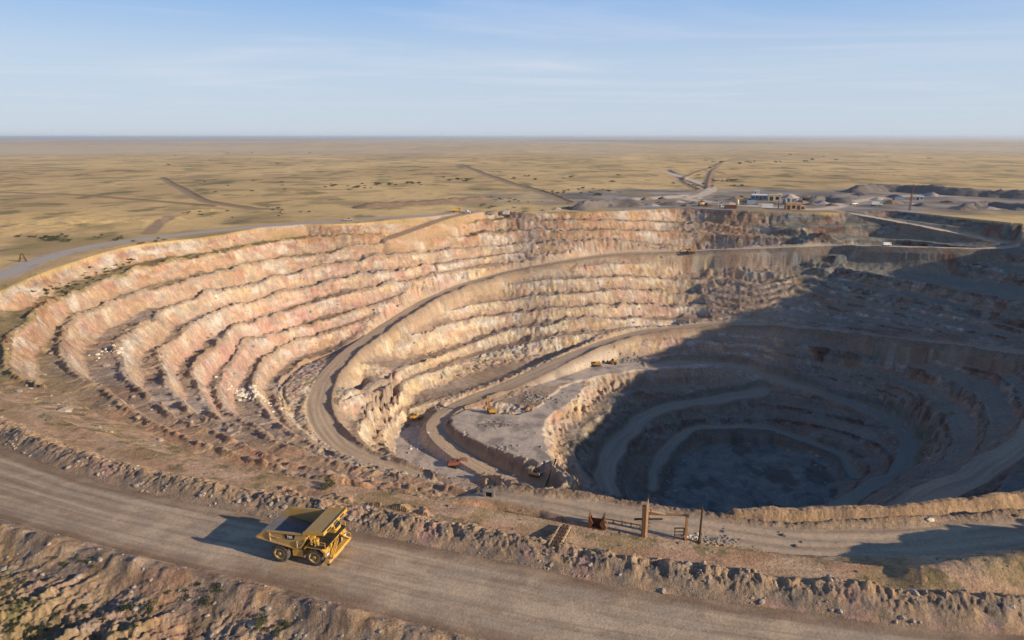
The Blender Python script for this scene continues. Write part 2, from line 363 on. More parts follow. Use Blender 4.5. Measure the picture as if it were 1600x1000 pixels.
    wind = np.where(~first, (1-wr)*bw*(.4+1.25*left*far+.9*(1-far))*np.exp(-((dist-1.3)/.9)**2), 0)*(D > 3.2)
    zz = zz+wind
    zz = zz + facew*(.35+.65*far)*(1-.45*shade_right)*(.5*fbm(xs/3.4, ys/3.4, 5, 101)+(.95-.55*left-.2*right)*blocks(xs/2.6+.3*P0, ys/2.6, 104)+.5*blocks(xs/1.25, ys/1.25+.3*P0, 105)+.30*(1-.7*left)*fbm(qx/1.4, qy/1.4, 3, 103)) + (1-facew)*(.16*fbm(xs/5, ys/5, 4, 107))
    # debris cones at the foot of the faces
    cone = np.clip(fbm(qx/7, qy/7, 2, 109), 0, 1)
    zz = zz+np.where((u >= .85) & ~first, (1-wr)*1.5*cone*np.exp(-np.maximum(u-1, 0)*a*D/2.2)*sstep(.85, 1.0, u), 0)
    # ---- rock colour, with pit shade painted into the deep and right walls
    xs_, ys_ = xs, ys
    zl = np.clip(zz-za, -14, 3); xs = xs_+1.0*zl*ux; ys = ys_+1.0*zl*uy        # oblique cut through the rock, so steep faces show its grain
    P1 = fbm(xs/24, ys/24, 4, 121); P2 = fbm(xs/11+5, ys/11, 4, 127); P3 = fbm(qx/2.2, qy/2.2, 3, 131); P4 = fbm(xs/40, ys/40, 3, 137)
    up = sstep(-36, -8, s0)
    c = np.repeat(C3('tan'), len(xs), 0)
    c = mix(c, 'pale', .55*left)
    c = mix(c, 'cream', (.6+.75*P1+.3)*(1-up)*1.1)
    c = mix(c, 'yellow', sstep(.05, .4, P2)*(1-up)*.55)
    c = mix(c, 'orange', up*(.2+1.2*P1))
    c = mix(c, 'pale', up*sstep(.05, .45, P2+.2*P4)*.75*(1-right))
    c = mix(c, 'rust', up*sstep(.1, .5, -P2+.3*P4)*.6)
    xs, ys = xs_, ys_
    px_, py_, _ = U(470, 495, -45)
    pinkw = np.exp(-((s0+42)/13)**2)*np.exp(-((xs-px_)/75)**2)*sstep(150, 230, ys)
    c = mix(c, 'pink', pinkw*(.75+.8*P1))
    c = mix(c, 'rose', pinkw*sstep(0, .4, P2)*.8+.5*sstep(.2, .5, fbm(xs/16, ys/16, 3, 139))*(1-right*.3))
    c = mix(c, 'cream', pinkw*sstep(.05, .3, -P2)*.7)
    px_, py_, _ = U(880, 640, -80)
    cr = gauss(xs, ys, px_, py_, 24)
    c = mix(c, 'pink', cr*(.5+P2)); c = mix(c, 'orange', cr*sstep(.1, .4, P1+.3*P2)); c = mix(c, 'yellow', cr*sstep(.0, .4, -P1))
    c = mix(c, 'grey', right*(.15+.6*P4)*(1-.4*up)); c = mix(c, 'brown', right*sstep(.05, .4, P2)*.4); c = mix(c, 'orange', right*(1-shade_right)*sstep(0, .4, P1)*.5)
    c = mix(c, 'purple', shade_right*sstep(.1, .5, P1)*.35); c = mix(c, 'rust', shade_right*sstep(.25, .45, P2+.2*P1)*.5); c = mix(c, 'teal', shade_right*(.35+.5*sstep(-.1, .4, -P1)))  # teal here paints the bluish shade of the right wall
    low = np.maximum(sstep(-79, -90, s0)*sstep(8, 36, xs), shade_right*.6); shade_tint = srgb(62,74,68)[None, :]  # shade colour mixed into the deep and right rock
    c = c+(shade_tint-c)*(low*(.75+.2*P1))[:, None]
    c = c*(1+.10*P2+.12*fbm(xs/3, ys/3, 4, 133))[:, None]
    xs = xs_+1.0*zl*ux; ys = ys_+1.0*zl*uy
    cb = blocks(xs/4.2+.5*P0, ys/4.2, 134); cb2 = blocks(xs/8+.6*P0, ys/8, 135)
    cp = blocks(xs/15+.9*P1, ys/15+.6*P2, 136); cq = blocks(xs/7+.7*P0, ys/7+.5*P2, 138)
    c = mix(c, 'rust', sstep(.22, .42, cp)*.55*(.35+.65*up)); c = mix(c, 'white', sstep(.12, .36, -cp)*.65*(1-low)); c = mix(c, 'grey', sstep(.22, .4, cq)*.55); c = mix(c, 'yellow', sstep(.24, .42, -cq)*.45*(1-low)*(1-.6*up)); c = mix(c, 'rose', sstep(.28, .45, blocks(xs/11+.8*P1, ys/11, 140))*.45*(1-low))
    strata = noise(zz/1.1+.8*P0, xs/70, 141)+.5*noise(zz/.45, ys/50, 142)
    c = c*(.82+.26*cb+.12*strata)[:, None]
    sh_ = np.maximum(shade_right, low)
    c = mix(c, 'dgrey', sh_*sstep(.1, .35, -cq)*.7); c = mix(c, 'wine', sh_*sstep(.18, .4, cp)*.75); c = mix(c, 'teal', sh_*sstep(.2, .4, cq)*.7); c = c*(1-.15*sh_+sh_*(.6*cb+.5*cb2+.3*strata))[:, None]  # varied dark patches, painted over the same shaded walls
    crack = sstep(.45, .8, ridge(qx/3.1, qy/3.1, 2, 151)); c = mix(c, 'brown', crack*.12*facew)
    xs, ys = xs_, ys_
    scw = sstep(.30, .85, u+.35*fbm(qx/5, qy/5, 3, 144))*(.62-.2*sh_)*(1-.6*wr)
    sc0 = mix(mix(np.repeat(C3('tan'), len(xs_), 0), 'roadd', .4+.5*P2), 'rose', .15+.5*pinkw)
    c = c+(sc0*.95-c)*scw[:, None].astype(np.float32)
    # bench flats
    fl = np.repeat(C3('grey'), len(xs), 0)
    fl = mix(fl, 'tan', .45+.7*P4); fl = mix(fl, 'roadd', .45+.5*P1)
    fl = mix(fl, 'olive', sstep(-19, -6, s0)*(1-right*.4)*.75)
    fl = mix(fl, 'green', sstep(-12, -6, s0)*sstep(.05, .4, P2+.4*P1)*.6)
    fl = mix(fl, 'rust', sstep(.15, .5, P1)*up*.35)
    fl = fl*(1+.12*P2)[:, None]
    fl = fl+(srgb(106,116,106)[None, :]-fl)*(np.maximum(low, shade_right)*.6)[:, None]; nrw = 1-far  # flats of the deep and right pit get painted shade too
    fl = mix(fl, 'orange', nrw*(.35+.5*P1)); fl = mix(fl, 'rust', nrw*sstep(.1, .4, P2)*.4)
    flw = 1-facew*(1-.25*sstep(.8, 1, u))
    flw = np.where(first, .9, flw)
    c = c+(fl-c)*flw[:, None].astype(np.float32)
    # near orange ground between the haul road and the pit
    near = ((ys < 165) & (s0 > -9)).astype(float)*sstep(175, 150, ys)
    nc = np.repeat(C3('tan'), len(xs), 0); nc = mix(nc, 'orange', .45+.9*P1+.3*sstep(-70, -20, xs)*(1-sstep(-20, 20, xs))); nc = mix(nc, 'brown', sstep(0, .5, P2)*.25); nc = mix(nc, 'pale', .15+.3*P2)
    nc = mix(nc, 'olive', sstep(.0, .35, fbm(xs/9, ys/9, 4, 163))*.6); nc = mix(nc, 'green', sstep(.22, .5, fbm(xs/4, ys/4, 4, 167)+.15*P1)*.6)
    nc = mix(nc, 'rust', sstep(.1, .5, fbm(xs/14, ys/6, 3, 169))*.4); nc = nc*(1+.14*P2+.08*P3)[:, None]
    c = c+(nc-c)*near[:, None].astype(np.float32)
    hum = near*sstep(-75, -45, xs)*(1-sstep(45, 75, xs))
    px_, py_, _ = U(470, 780, -1); px2, py2, _ = U(690, 785, -3)
    moundw = np.clip(gauss(xs, ys, px_, py_, 7)+gauss(xs, ys, px2, py2, 9)+.8*gauss(xs, ys, *U(580, 790, -2)[:2], 7)+.5*gauss(xs, ys, *U(780, 805, -3)[:2], 5), 0, 1)
    zz = zz+near*(.25*fbm(xs/6, ys/6, 4, 173))+moundw*near*(1.2*ridge(xs/7, ys/7, 3, 179)+.5*fbm(xs/2.2, ys/2.2, 3, 181)+.5)
    zin = inside[ii]; UXA[ii] = ux; UYA[ii] = uy; ZAA[ii] = za; FWA[ii] = shade_right
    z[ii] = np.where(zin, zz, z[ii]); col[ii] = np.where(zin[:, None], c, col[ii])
    # ground just outside the rim
    nr = np.zeros(n); nr[ii] = (~zin)
    blend = nr*sstep(150, 165, y)*0
    nearout = nr*sstep(172, 150, y)
    n1 = fbm(x[ii]/8, y[ii]/8, 4, 191)
    tmp = col[ii]; nc2 = nc
    w = (nearout[ii]*(~zin))[:, None].astype(np.float32)
    col[ii] = tmp+(nc2-tmp)*w
    z[ii] += nearout[ii]*(.25*n1)
    # stockyard ground behind the far right rim
    ax, ay = U(1060, 312)[:2]
    yard = sstep(1.15, .75, np.sqrt(((x-(ax+150))/330)**2+((y-640)/135)**2)+.25*fbm(x/60, y/60, 3, 193))*(y > 500)*(~inside)
    yc = np.repeat(C3('grey'), n, 0); yc = mix(yc, 'dgrey', .6+fbm(x/40, y/40, 3, 197)); yc = mix(yc, 'olive', sstep(.1, .4, fbm(x/50, y/30, 3, 199))*.6)
    col = col+(yc-col)*yard[:, None].astype(np.float32)
    # unseen ridge added right of the pit to shade it and the bank beside the near ramp
    for P, hh, ww in SHADOW_RIDGES:
        d, sg, s, att = line_field(P, x, y, ww*2.2)
        ok = np.nonzero(d < ww*2.2)[0]
        if len(ok): z[ok] += att[ok, 0]*np.exp(-(d[ok]/ww)**2)*(.9+.25*fbm(x[ok]/9, y[ok]/9, 4, 203))
    # ---- pads
    for Pp, zp, m, nm in PADS:
        ja, jl = (5., 13.) if zp < -100 else (1.3, 5.)
        xj = x+ja*noise(x/jl, y/jl, 209); yj = y+ja*noise(x/jl+9, y/jl, 210)
        d, sg, s, _ = line_field(Pp, xj, yj, 14)
        d = np.where(inpoly(Pp, xj, yj), -d, d)
        ok = np.nonzero(d < 14)[0]
        if not len(ok): continue
        dd = np.maximum(d[ok], 0)
        rz = zp+.12*fbm(x[ok]/5, y[ok]/5, 4, 211)
        jag = dd*m*(1+.5*noise(x[ok]/2.5, y[ok]/2.5, 213))
        z[ok] = np.clip(z[ok], rz-jag*1.2, rz+jag*1.6)
        inn = ok[d[ok] <= 0.6]
        reg[inn] = 3
        pc = np.repeat(C3('grey'), len(inn), 0); b = fbm(x[inn]/9, y[inn]/9, 4, 217)
        sw = noise(np.hypot(x[inn]+30, y[inn]-290)/1.6, x[inn]/40, 219)
        pc = mix(pc, 'pale', .3+.7*b); pc = mix(pc, 'dgrey', sstep(.1, .5, -b)*.5); pc = pc*(1+.10*sw)[:, None]
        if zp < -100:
            floor_shade = srgb(78,98,92)[None, :]; pc = pc+(floor_shade-pc)*.75; wet = sstep(.05, .3, fbm(x[inn]/16, y[inn]/26, 4, 221)); pc = pc*(1+.3*blocks(x[inn]/5, y[inn]/5, 220))[:, None]; pc = pc*(1-.45*wet)[:, None]; z[inn] += 1.6*fbm(x[inn]/12, y[inn]/12, 5, 222)+1.2*np.clip(blocks(x[inn]/9, y[inn]/9, 218), 0, 1)  # floor colour carries the pit's shade; wet patches are darker still
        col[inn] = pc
    # ---- roads in the pit
    for nm, P in RD.items():
        wide = P[0, 3]
        jr = 2.4 if nm in ('third_ramp', 'fourth_ramp', 'lowest_ramp', 'wall_ramp') else 0.
        d, sg, s, att = line_field(P, x+jr*noise(x/16, y/16, 214), y+jr*noise(x/16+5, y/16, 215), 30)
        ok = np.nonzero(d < 30)[0]
        if not len(ok): continue
        do = d[ok]; lat = do*sg[ok]; zr = att[ok, 0]; w = att[ok, 1].copy(); so = s[ok]
        if nm == 'upper_ramp': w = w*.8
        ex = np.maximum(do-w, 0)
        jag = 1+.35*noise(x[ok]/4, y[ok]/4, 223)
        rk = 1+.5*blocks(x[ok]/2.6, y[ok]/2.6, 224)+.35*noise(x[ok]/6, y[ok]/6, 226)
        zz = np.clip(z[ok], np.where(ex < 4.5, zr-ex*1.5*jag, -999), np.where(ex < 14, zr+ex*2.3*rk, 999))
        # road bed with wheel ruts
        rut = .05*np.cos(lat*2.4)*np.exp(-(lat/w)**2)+.05*fbm(x[ok]/4, y[ok]/4, 3, 227)
        zz = np.where(ex <= 0, zr+rut+.012*np.abs(lat), zz)
        # windrow on the pit side
        pit = sg[ok] > 0
        side = {'main_ramp': 1, 'second_ramp': 1, 'near_ramp': 1, 'third_ramp': 1, 'fourth_ramp': -1, 'lowest_ramp': -1, 'wall_ramp': 1, 'upper_ramp': -1}[nm]
        pit = (sg[ok] == side)
        hb = {'main_ramp': 1.7, 'second_ramp': 1.5, 'near_ramp': 1.0, 'upper_ramp': .5}.get(nm, .8)
        if nm == 'near_ramp': hb = hb*sstep(0, 14, so)
        if nm == 'second_ramp': hb = hb*(1-sstep(-8, 0, x[ok])*(1-sstep(24, 34, x[ok])))
        if nm == 'main_ramp': hb = hb*(.35+.65*sstep(60, -20, x[ok]))
        wn = np.clip(.8+.8*fbm(x[ok]/12, y[ok]/12, 3, 229)+.16*fbm(x[ok]/1.1, y[ok]/1.1, 3, 231), .1, 1.7)
        zb = zr+hb*wn*np.exp(-((do-w-1.4)/(1.15+.35*fbm(x[ok]/5, y[ok]/5, 2, 232)))**2)
        zb = zb+np.exp(-((do-w-1.5)/1.3)**2)*(.14*fbm(x[ok]/1.3, y[ok]/1.3, 4, 236)+.20*blocks(x[ok]/.8, y[ok]/.8, 238))
        zb = zb-np.maximum(do-w-1.5, 0)*1.35
        sel = pit & (do > w-1.0) & (do < w+4.2)
        zz = np.where(sel, np.maximum(zz, zb*1.0+0*zz), zz)
        if nm == 'near_ramp': zz = z[ok]+(zz-z[ok])*sstep(0, 22, so)
        z[ok] = zz
        inn = do < w-.2
        reg[ok[inn]] = 2
        rc = np.repeat(C3('road'), len(ok), 0)
        lat = lat+1.2*noise(so/33, so*0, 234); st = fbm(lat/1.4, so/45, 3, 233); st2 = fbm(lat/4, so/25, 3, 235)
        rc = mix(rc, 'roadd', .25+.5*st+.4*st2); rc = mix(rc, 'pale', sstep(.1, .5, st2)*.35); rc = rc*(1+.06*fbm(x[ok]/1.5, y[ok]/1.5, 3, 237))[:, None]
        if nm in ('main_ramp', 'upper_ramp'): rc = mix(rc, 'pale', sstep(60, 160, x[ok])*.7)
        road_shade = sstep(-76, -90, zr)*sstep(25, 60, x[ok])*.7+.35*sstep(120, 190, x[ok])*(zr < -30); rc = rc+(srgb(118,126,114)[None, :]-rc)*(.8*road_shade)[:, None]  # shade painted onto the deep and right ramps
        e = sstep(w+1.2, w-.6, do)
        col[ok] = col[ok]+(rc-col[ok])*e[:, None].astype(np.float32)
        dkb = road_shade
        be = (np.exp(-((do-w-1.6)/1.6)**2)*pit*.8)
        bc = mix(np.repeat(C3('roadd'), len(ok), 0), 'dgrey', .3+.6*fbm(x[ok]/3, y[ok]/3, 3, 239))
        bc = bc+(srgb(92,100,90)[None, :]-bc)*dkb[:, None]  # windrows carry the same painted shade as their ramp
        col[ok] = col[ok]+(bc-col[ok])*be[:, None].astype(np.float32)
    d, sg, s, att = line_field(OUTER_LIP, x, y, 16)
    ok = np.nonzero(d < 16)[0]
    if len(ok):
        zl = att[ok, 0]-1.0+.55*fbm(x[ok]/5, y[ok]/5, 5, 205)-1.15*np.maximum(d[ok]-.5, 0)+.12*blocks(x[ok]/1.1, y[ok]/1.1, 208)
        up_ = zl > z[ok]; z[ok] = np.maximum(z[ok], zl)
        oc = mix(np.repeat(C3('tan'), len(ok), 0), 'roadd', .45+.6*fbm(x[ok]/4, y[ok]/4, 3, 207))*(1+.15*fbm(x[ok]/2, y[ok]/2, 3, 206))[:, None]
        col[ok] = np.where(up_[:, None] & (reg[ok] == 0)[:, None], oc, col[ok])
    w_ = np.nonzero(inside & (reg == 0) & (np.abs(x) < 330) & (y < 620))[0]
    zl_ = np.clip(z[w_]-ZAA[w_], -25, 5); xo = x[w_]+zl_*UXA[w_]; yo = y[w_]+zl_*UYA[w_]
    col[w_] *= (1+.20*blocks(xo/2.1, yo/2.1, 215)+.10*noise(z[w_]/.9, x[w_]/40, 216)+.10*fbm(xo/1.3, yo/1.3, 3, 212))[:, None]
    # ---- haul road in the foreground
    df, sf, s_f, _ = line_field(HAUL_FAR, x, y, 40); dn, sn, s_n, _ = line_field(HAUL_NEAR, x, y, 130)
    lf = df*sf; ln = -dn*sn          # lf > 0: beyond the far edge; ln > 0: on the camera side of the near edge
    core = np.nonzero((lf < 0) & (ln < 0) & ((df < 39) | (dn < 39)))[0]
    z[core] = .05*fbm(x[core]/5, y[core]/5, 4, 241)
    latn = np.where(df[core] < 39, df[core], 30); fr = np.clip(df[core]/np.maximum(df[core]+dn[core], .1), 0, 1)
    sc = s_f[core]
    z[core] += -.05*np.cos(fr*2*math.pi*3)*.6
    fr0 = fr; fr = fr+.05*noise(sc/38, sc*0, 242)+.02*noise(sc/11, fr*3, 244); st = fbm(fr*13, sc/70, 3, 243); st2 = fbm(fr*5, sc/30, 3, 245); bl = fbm(x[core]/6, y[core]/4, 4, 247); fine = fbm(fr*60, sc/14, 2, 249)
    rc = np.repeat(C3('road'), len(core), 0)
    fr = fr0
    edge = np.maximum(sstep(.2, .0, fr), sstep(.8, 1.0, fr))
    rc = mix(rc, 'roadd', .36+.42*st+.55*st2+.75*bl+.45*edge); rc = mix(rc, 'pale', sstep(.0, .5, bl+.4*st2)*.35*(1-edge)); rc = mix(rc, 'brown', edge*.35)
    rc = mix(rc, 'roadd', sstep(-30, -90, x[core])*.45*(.6+st)); rc = rc*(1+.07*fine+.05*fbm(x[core], y[core], 3, 251))[:, None]
    trk = np.zeros(len(core))
    for k_, (f0, wv) in enumerate(((.16, 9), (.30, 14), (.44, 11), (.60, 13), (.74, 10), (.86, 8))):
        trk = np.maximum(trk, np.exp(-((fr0-f0-.05*np.sin(sc/wv/3+k_)-.02*noise(sc/9, sc*0+k_, 252))/.012)**2)*sstep(-.15, .25, noise(sc/26, sc*0+k_*3, 254)))
    rc = mix(rc, 'roadd', trk*.42)
    col[core] = rc; reg[core] = 1
    # far windrow
    ok = np.nonzero((lf >= 0) & (df < 12))[0]
    d = df[ok]; so = s_f[ok]; xo = x[ok]; yo = y[ok]
    hb = lerp(1.75, 2.5, sstep(-20, 50, xo))*(.9+.35*noise(so/11, 0*so, 253)+.2*noise(so/3.2, 0*so, 255))
    wdt = 3.3+.6*noise(so/7, 0*so, 257)
    pr = np.where(d < wdt, np.clip(d/wdt, 0, 1)**1.15*(1.35-.35*np.clip(d/wdt, 0, 1)), sstep(wdt+4.5, wdt, d))
    rl = ridge(xo/2.6+.5*noise(xo/2, yo/2, 256), yo/4.2, 4, 259)-.3; lump = fbm(xo/1.5, yo/1.5, 4, 261)
    zb = np.clip(hb*pr, 0, 9)+pr*(.28*rl+.34*lump+.34*blocks(xo/1.1+.3*lump, yo/1.1, 262)+.2*blocks(xo/.5, yo/.5, 264))*np.clip(pr*2, 0, 1)
    e = sstep(11, 6, d)
    z[ok] = np.maximum(z[ok]*sstep(0, 3, d), zb*e)
    bc = np.repeat(C3('tan'), len(ok), 0); bc = mix(bc, 'dgrey', .55+.6*fbm(xo/2.5, yo/2.5, 4, 263)); bc = mix(bc, 'rose', sstep(.1, .5, fbm(xo/8, yo/8, 3, 265))*.4); bc = mix(bc, 'tan', sstep(.8, 1.15, d/wdt)*.75)
    bc = bc*(1+.2*lump)[:, None]
    e2 = sstep(8, 5.5, d); col[ok] = col[ok]+(bc-col[ok])*e2[:, None].astype(np.float32)
    # camera side: lip and eroded slope
    ok = np.nonzero((ln >= 0) & (dn < 129))[0]
    d = dn[ok]; so = s_n[ok]; xo = x[ok]; yo = y[ok]
    ga, gb = .80, .60
    c_ = xo*gb-yo*ga; al = xo*ga+yo*gb
    wc = c_+3.0*fbm(xo/16, yo/16, 3, 267)
    G = ridge(wc/9.5, al/46, 2, 269); G2 = ridge(wc/2.7, al/16, 2, 271)
    depth = sstep(1.5, 15, d); pt0 = fbm(xo/10, yo/10, 3, 280)
    lum = fbm(xo/1.8, yo/1.8, 4, 273)
    zs = -np.minimum(np.maximum(d-2.2, 0)*.42, 13)*(1+.25*fbm(xo/20, yo/20, 2, 275))
    lip = 1.15*np.exp(-((d-2.3)/1.5)**2)*(.75+.6*noise(so/8, so*0, 277)+.4*noise(so/2.5, so*0, 279))
    zs = zs+lip+depth*(2.6*(G-.1)+1.1*(G2-.2)+.45*(ridge(wc/1.15, al/8, 3, 272)-.2)+.4*lum+.35*blocks(xo/2.4, yo/2.4+.4*lum, 276)*sstep(-.2, .3, pt0)+.4*blocks(xo/.9, yo/.9, 278)+.3*blocks(xo/.42, yo/.42, 279)+.35*fbm(xo/.7, yo/.7, 3, 274))+.2*lum
    z[ok] = zs*sstep(0, .6, d)
    sc_ = np.repeat(C3('tan'), len(ok), 0); pt = fbm(xo/9, yo/9, 4, 281)
    sc_ = mix(sc_, 'grey', .2+.5*fbm(xo/5, yo/5, 4, 282)); sc_ = mix(sc_, 'rust', sstep(-.05, .4, fbm(xo/12, yo/12, 4, 286))*.5); sc_ = mix(sc_, 'rose', sstep(.15, .5, pt)*.35); sc_ = mix(sc_, 'dgrey', sstep(-.1, .4, fbm(xo/7, yo/7, 4, 283))*.65); sc_ = mix(sc_, 'brown', sstep(0, .4, fbm(xo/3, yo/3, 4, 284))*.45); sc_ = mix(sc_, 'pale', sstep(.1, .8, G)*.2*depth)
    sc_ = mix(sc_, 'olive', sstep(.1, .5, fbm(xo/8, yo/8, 4, 285)+.3*sstep(-45, -75, xo))*depth*.7); sc_ = mix(sc_, 'green', sstep(.15, .45, fbm(xo/3, yo/3, 4, 287)+.2*sstep(-45, -75, xo)-.1*G)*depth*.6)
    sc_ = sc_*(.9+.22*lum)[:, None]
    col[ok] = sc_
    # ---- rim road, spur, yard road, tracks on the plain
    for P, w, cn, rg in ((RIM_ROAD, 5.5, 'rim', 4), (RIM_SPUR, 4.2, 'tan', 4), (STOCK_ROAD, 6.0, 'pale', 4)):
        d, sg, s, att = line_field(P, x, y, 22)
        ok = np.nonzero(d < 22)[0]
        if not len(ok): continue
        ex = np.maximum(d[ok]-w, 0); zr = att[ok, 0]
        z[ok] = np.where(ex <= 0, zr, np.clip(z[ok], np.where(ex < 6, zr-ex*1.3, -999), np.where(ex < 9, zr+ex*.7, 999)))
        rc = np.repeat(C3(cn), len(ok), 0)*(1+.1*fbm(d[ok]*sg[ok]/1.5, s[ok]/40, 3, 291))[:, None]
        e = sstep(w+1.5, w-1, d[ok]); col[ok] = col[ok]+(rc-col[ok])*e[:, None].astype(np.float32)
        sh = np.exp(-((d[ok]-w-3)/2.5)**2)*.6; tc = np.repeat(C3('tan'), len(ok), 0); col[ok] = col[ok]+(tc-col[ok])*sh[:, None].astype(np.float32)
        reg[ok[d[ok] < w]] = rg
    for P, w, dk in TRACKS:
        w = w*.75; d, sg, s, _ = line_field(P, x, y, 40)
        ok = np.nonzero(d < 40)[0]
        if not len(ok): continue
        ww = w*1.4
        e = sstep(ww+1.5, ww-1, d[ok]); rc = np.repeat(C3('track'), len(ok), 0); col[ok] = col[ok]+(rc-col[ok])*e[:, None].astype(np.float32)
        if dk:   # spoil bank along one side
            lat = d[ok]*sg[ok]
            bk = np.exp(-((lat-ww-2.5)/2.2)**2)
            z[ok] += 1.3*bk*(.7+.5*noise(s[ok]/25, s[ok]*0, 293)); col[ok] = mix(col[ok], 'brown', bk*.8)
    # spoil humps in the scrub left of the rim road, and beyond it
    for px, py, rr, hh in ((255,345,16,2.5),(300,332,10,2.2),(330,331,8,2.5),(60,340,40,2.5),(150,350,30,2.),(40,362,22,1.6),(420,331,9,2.2),(700,318,30,1.5),(620,345,12,1.2)):
        cx, cy, _ = U(px, py); z += .5*hh*gauss(x, y, cx, cy, rr)*(.6+.8*ridge(x/17, y/17, 3, 295))*(~inside)
    col = np.clip(col, .01, .9)
    return z, col.astype(np.float32), reg

def ground(x, y):
    z, c, r_ = terrain(np.array([x], float), np.array([y], float)); return float(z[0])
def grounds(P):
    P = np.asarray(P, float); z, c, r_ = terrain(P[:, 0].copy(), P[:, 1].copy()); return z
def place(px, py, z0=-40.0, it=14):
    """where the sight line through a photograph point meets the ground"""
    a = (px-800.)/F; b = (py-500.)/F
    d = np.array([a, math.cos(PITCH)-b*math.sin(PITCH), -math.sin(PITCH)-b*math.cos(PITCH)])
    tt = np.concatenate([np.arange(50, 700, .5), np.arange(700, 6000, 8)])
    X = tt*d[0]; Y = tt*d[1]; Z = H+tt*d[2]
    g = terrain(X.copy(), Y.copy())[0]
    i = int(np.argmax(Z < g))
    return Vector((X[i], Y[i], g[i]))
# ------------------------------------------------------------------ materials
def new_mat(name):
    m = bpy.data.materials.new(name); m.use_nodes = True
    nt = m.node_tree; nt.nodes.clear()
    out = nt.nodes.new('ShaderNodeOutputMaterial'); b = nt.nodes.new('ShaderNodeBsdfPrincipled')
    nt.links.new(b.outputs[0], out.inputs[0])
    return m, nt, b
def ground_mat(name, fine=1.2, bump=.35, rough=.95, contrast=.35):
    m, nt, b = new_mat(name); N = nt.nodes.new; Lk = nt.links.new
    at = N('ShaderNodeAttribute'); at.attribute_name = 'Col'
    tc = N('ShaderNodeTexCoord')
    n1 = N('ShaderNodeTexNoise'); n1.inputs['Scale'].default_value = fine; n1.inputs['Detail'].default_value = 8; n1.inputs['Roughness'].default_value = .65
    Lk(tc.outputs['Object'], n1.inputs['Vector'])
    mr = N('ShaderNodeMapRange'); mr.inputs['From Min'].default_value = .30; mr.inputs['From Max'].default_value = .70; mr.inputs['To Min'].default_value = 1-contrast; mr.inputs['To Max'].default_value = 1+contrast
    n3 = N('ShaderNodeTexNoise'); n3.inputs['Scale'].default_value = fine*4.3; n3.inputs['Detail'].default_value = 5; n3.inputs['Roughness'].default_value = .75
    Lk(tc.outputs['Object'], n3.inputs['Vector'])
    av = N('ShaderNodeMix'); av.data_type = 'FLOAT'; av.inputs['Factor'].default_value = .45; Lk(n1.outputs['Fac'], av.inputs['A']); Lk(n3.outputs['Fac'], av.inputs['B'])
    Lk(av.outputs['Result'], mr.inputs['Value'])
    mx = N('ShaderNodeMix'); mx.data_type = 'RGBA'; mx.blend_type = 'MULTIPLY'; mx.inputs['Factor'].default_value = 1
    Lk(at.outputs['Color'], mx.inputs['A']); Lk(mr.outputs['Result'], mx.inputs['B'])
    Lk(mx.outputs['Result'], b.inputs['Base Color'])
    b.inputs['Roughness'].default_value = rough; b.inputs['Specular IOR Level'].default_value = .15
    bp = N('ShaderNodeBump'); bp.inputs['Strength'].default_value = bump; bp.inputs['Distance'].default_value = .4
    n2 = N('ShaderNodeTexNoise'); n2.inputs['Scale'].default_value = fine*1.7; n2.inputs['Detail'].default_value = 6; n2.inputs['Roughness'].default_value = .7
    Lk(tc.outputs['Object'], n2.inputs['Vector']); Lk(n2.outputs['Fac'], bp.inputs['Height']); Lk(bp.outputs['Normal'], b.inputs['Normal'])
    return m
def mk_mesh(name, V, Fq, mat, smooth=True, col=None):
    me = bpy.data.meshes.new(name)
    V = np.asarray(V, np.float32); Fq = np.asarray(Fq, np.int32)
    nf, kk = Fq.shape
    me.vertices.add(len(V)); me.vertices.foreach_set('co', V.ravel())
    me.loops.add(nf*kk); me.loops.foreach_set('vertex_index', Fq.ravel())
    me.polygons.add(nf); me.polygons.foreach_set('loop_start', np.arange(0, nf*kk, kk, dtype=np.int32))
    try: me.polygons.foreach_set('loop_total', np.full(nf, kk, np.int32))
    except Exception: pass
    me.polygons.foreach_set('use_smooth', np.full(nf, smooth))
    me.update(calc_edges=True)
    if col is not None:
        a = me.color_attributes.new('Col', 'FLOAT_COLOR', 'POINT')
        a.data.foreach_set('color', np.column_stack([col, np.ones(len(col))]).astype(np.float32).ravel())
    if mat: me.materials.append(mat)
    o = bpy.data.objects.new(name, me); COL.objects.link(o)
    return o
# ------------------------------------------------------------------ the ground sheet
DENS = 1.0
def steps(a, b, d): return np.arange(a, b, d)
az = np.concatenate([np.linspace(-math.pi, -1.25, 40)[:-1], np.arange(-1.25, -.80, .008), np.arange(-.80, .80, .00155/DENS), np.arange(.80, 1.25, .006), np.linspace(1.25, math.pi, 40)])
rr = [0.5]
while rr[-1] < 90000:
    r_ = rr[-1]
    if r_ < 52: d_ = 2.5
    elif r_ < 130: d_ = .17
    elif r_ < 300: d_ = .17+(r_-130)/170*.21
    elif r_ < 560: d_ = .38+(r_-300)/260*.2
    elif r_ < 760: d_ = .58+(r_-560)/200*3
    else: d_ = r_*.006
    if r_ >= 52 and r_ < 760: d_ /= DENS
    rr.append(r_+d_)
rr = np.array(rr)
NA, NR = len(az), len(rr)
A2, R2 = np.meshgrid(az, rr)
gxv = (R2*np.sin(A2)).ravel(); gyv = (R2*np.cos(A2)).ravel()
gz = np.empty(len(gxv)); gc = np.empty((len(gxv), 3), np.float32); gr = np.empty(len(gxv), np.int8)
CH = 260000
for i in range(0, len(gxv), CH):
    s_ = slice(i, min(i+CH, len(gxv)))
    gz[s_], gc[s_], gr[s_] = terrain(gxv[s_], gyv[s_])
print('terrain', NA, NR, len(gxv))
idx = np.arange(NA*NR).reshape(NR, NA)
Q = np.stack([idx[:-1, :-1], idx[:-1, 1:], idx[1:, 1:], idx[1:, :-1]], -1).reshape(-1, 4)[:, ::-1]
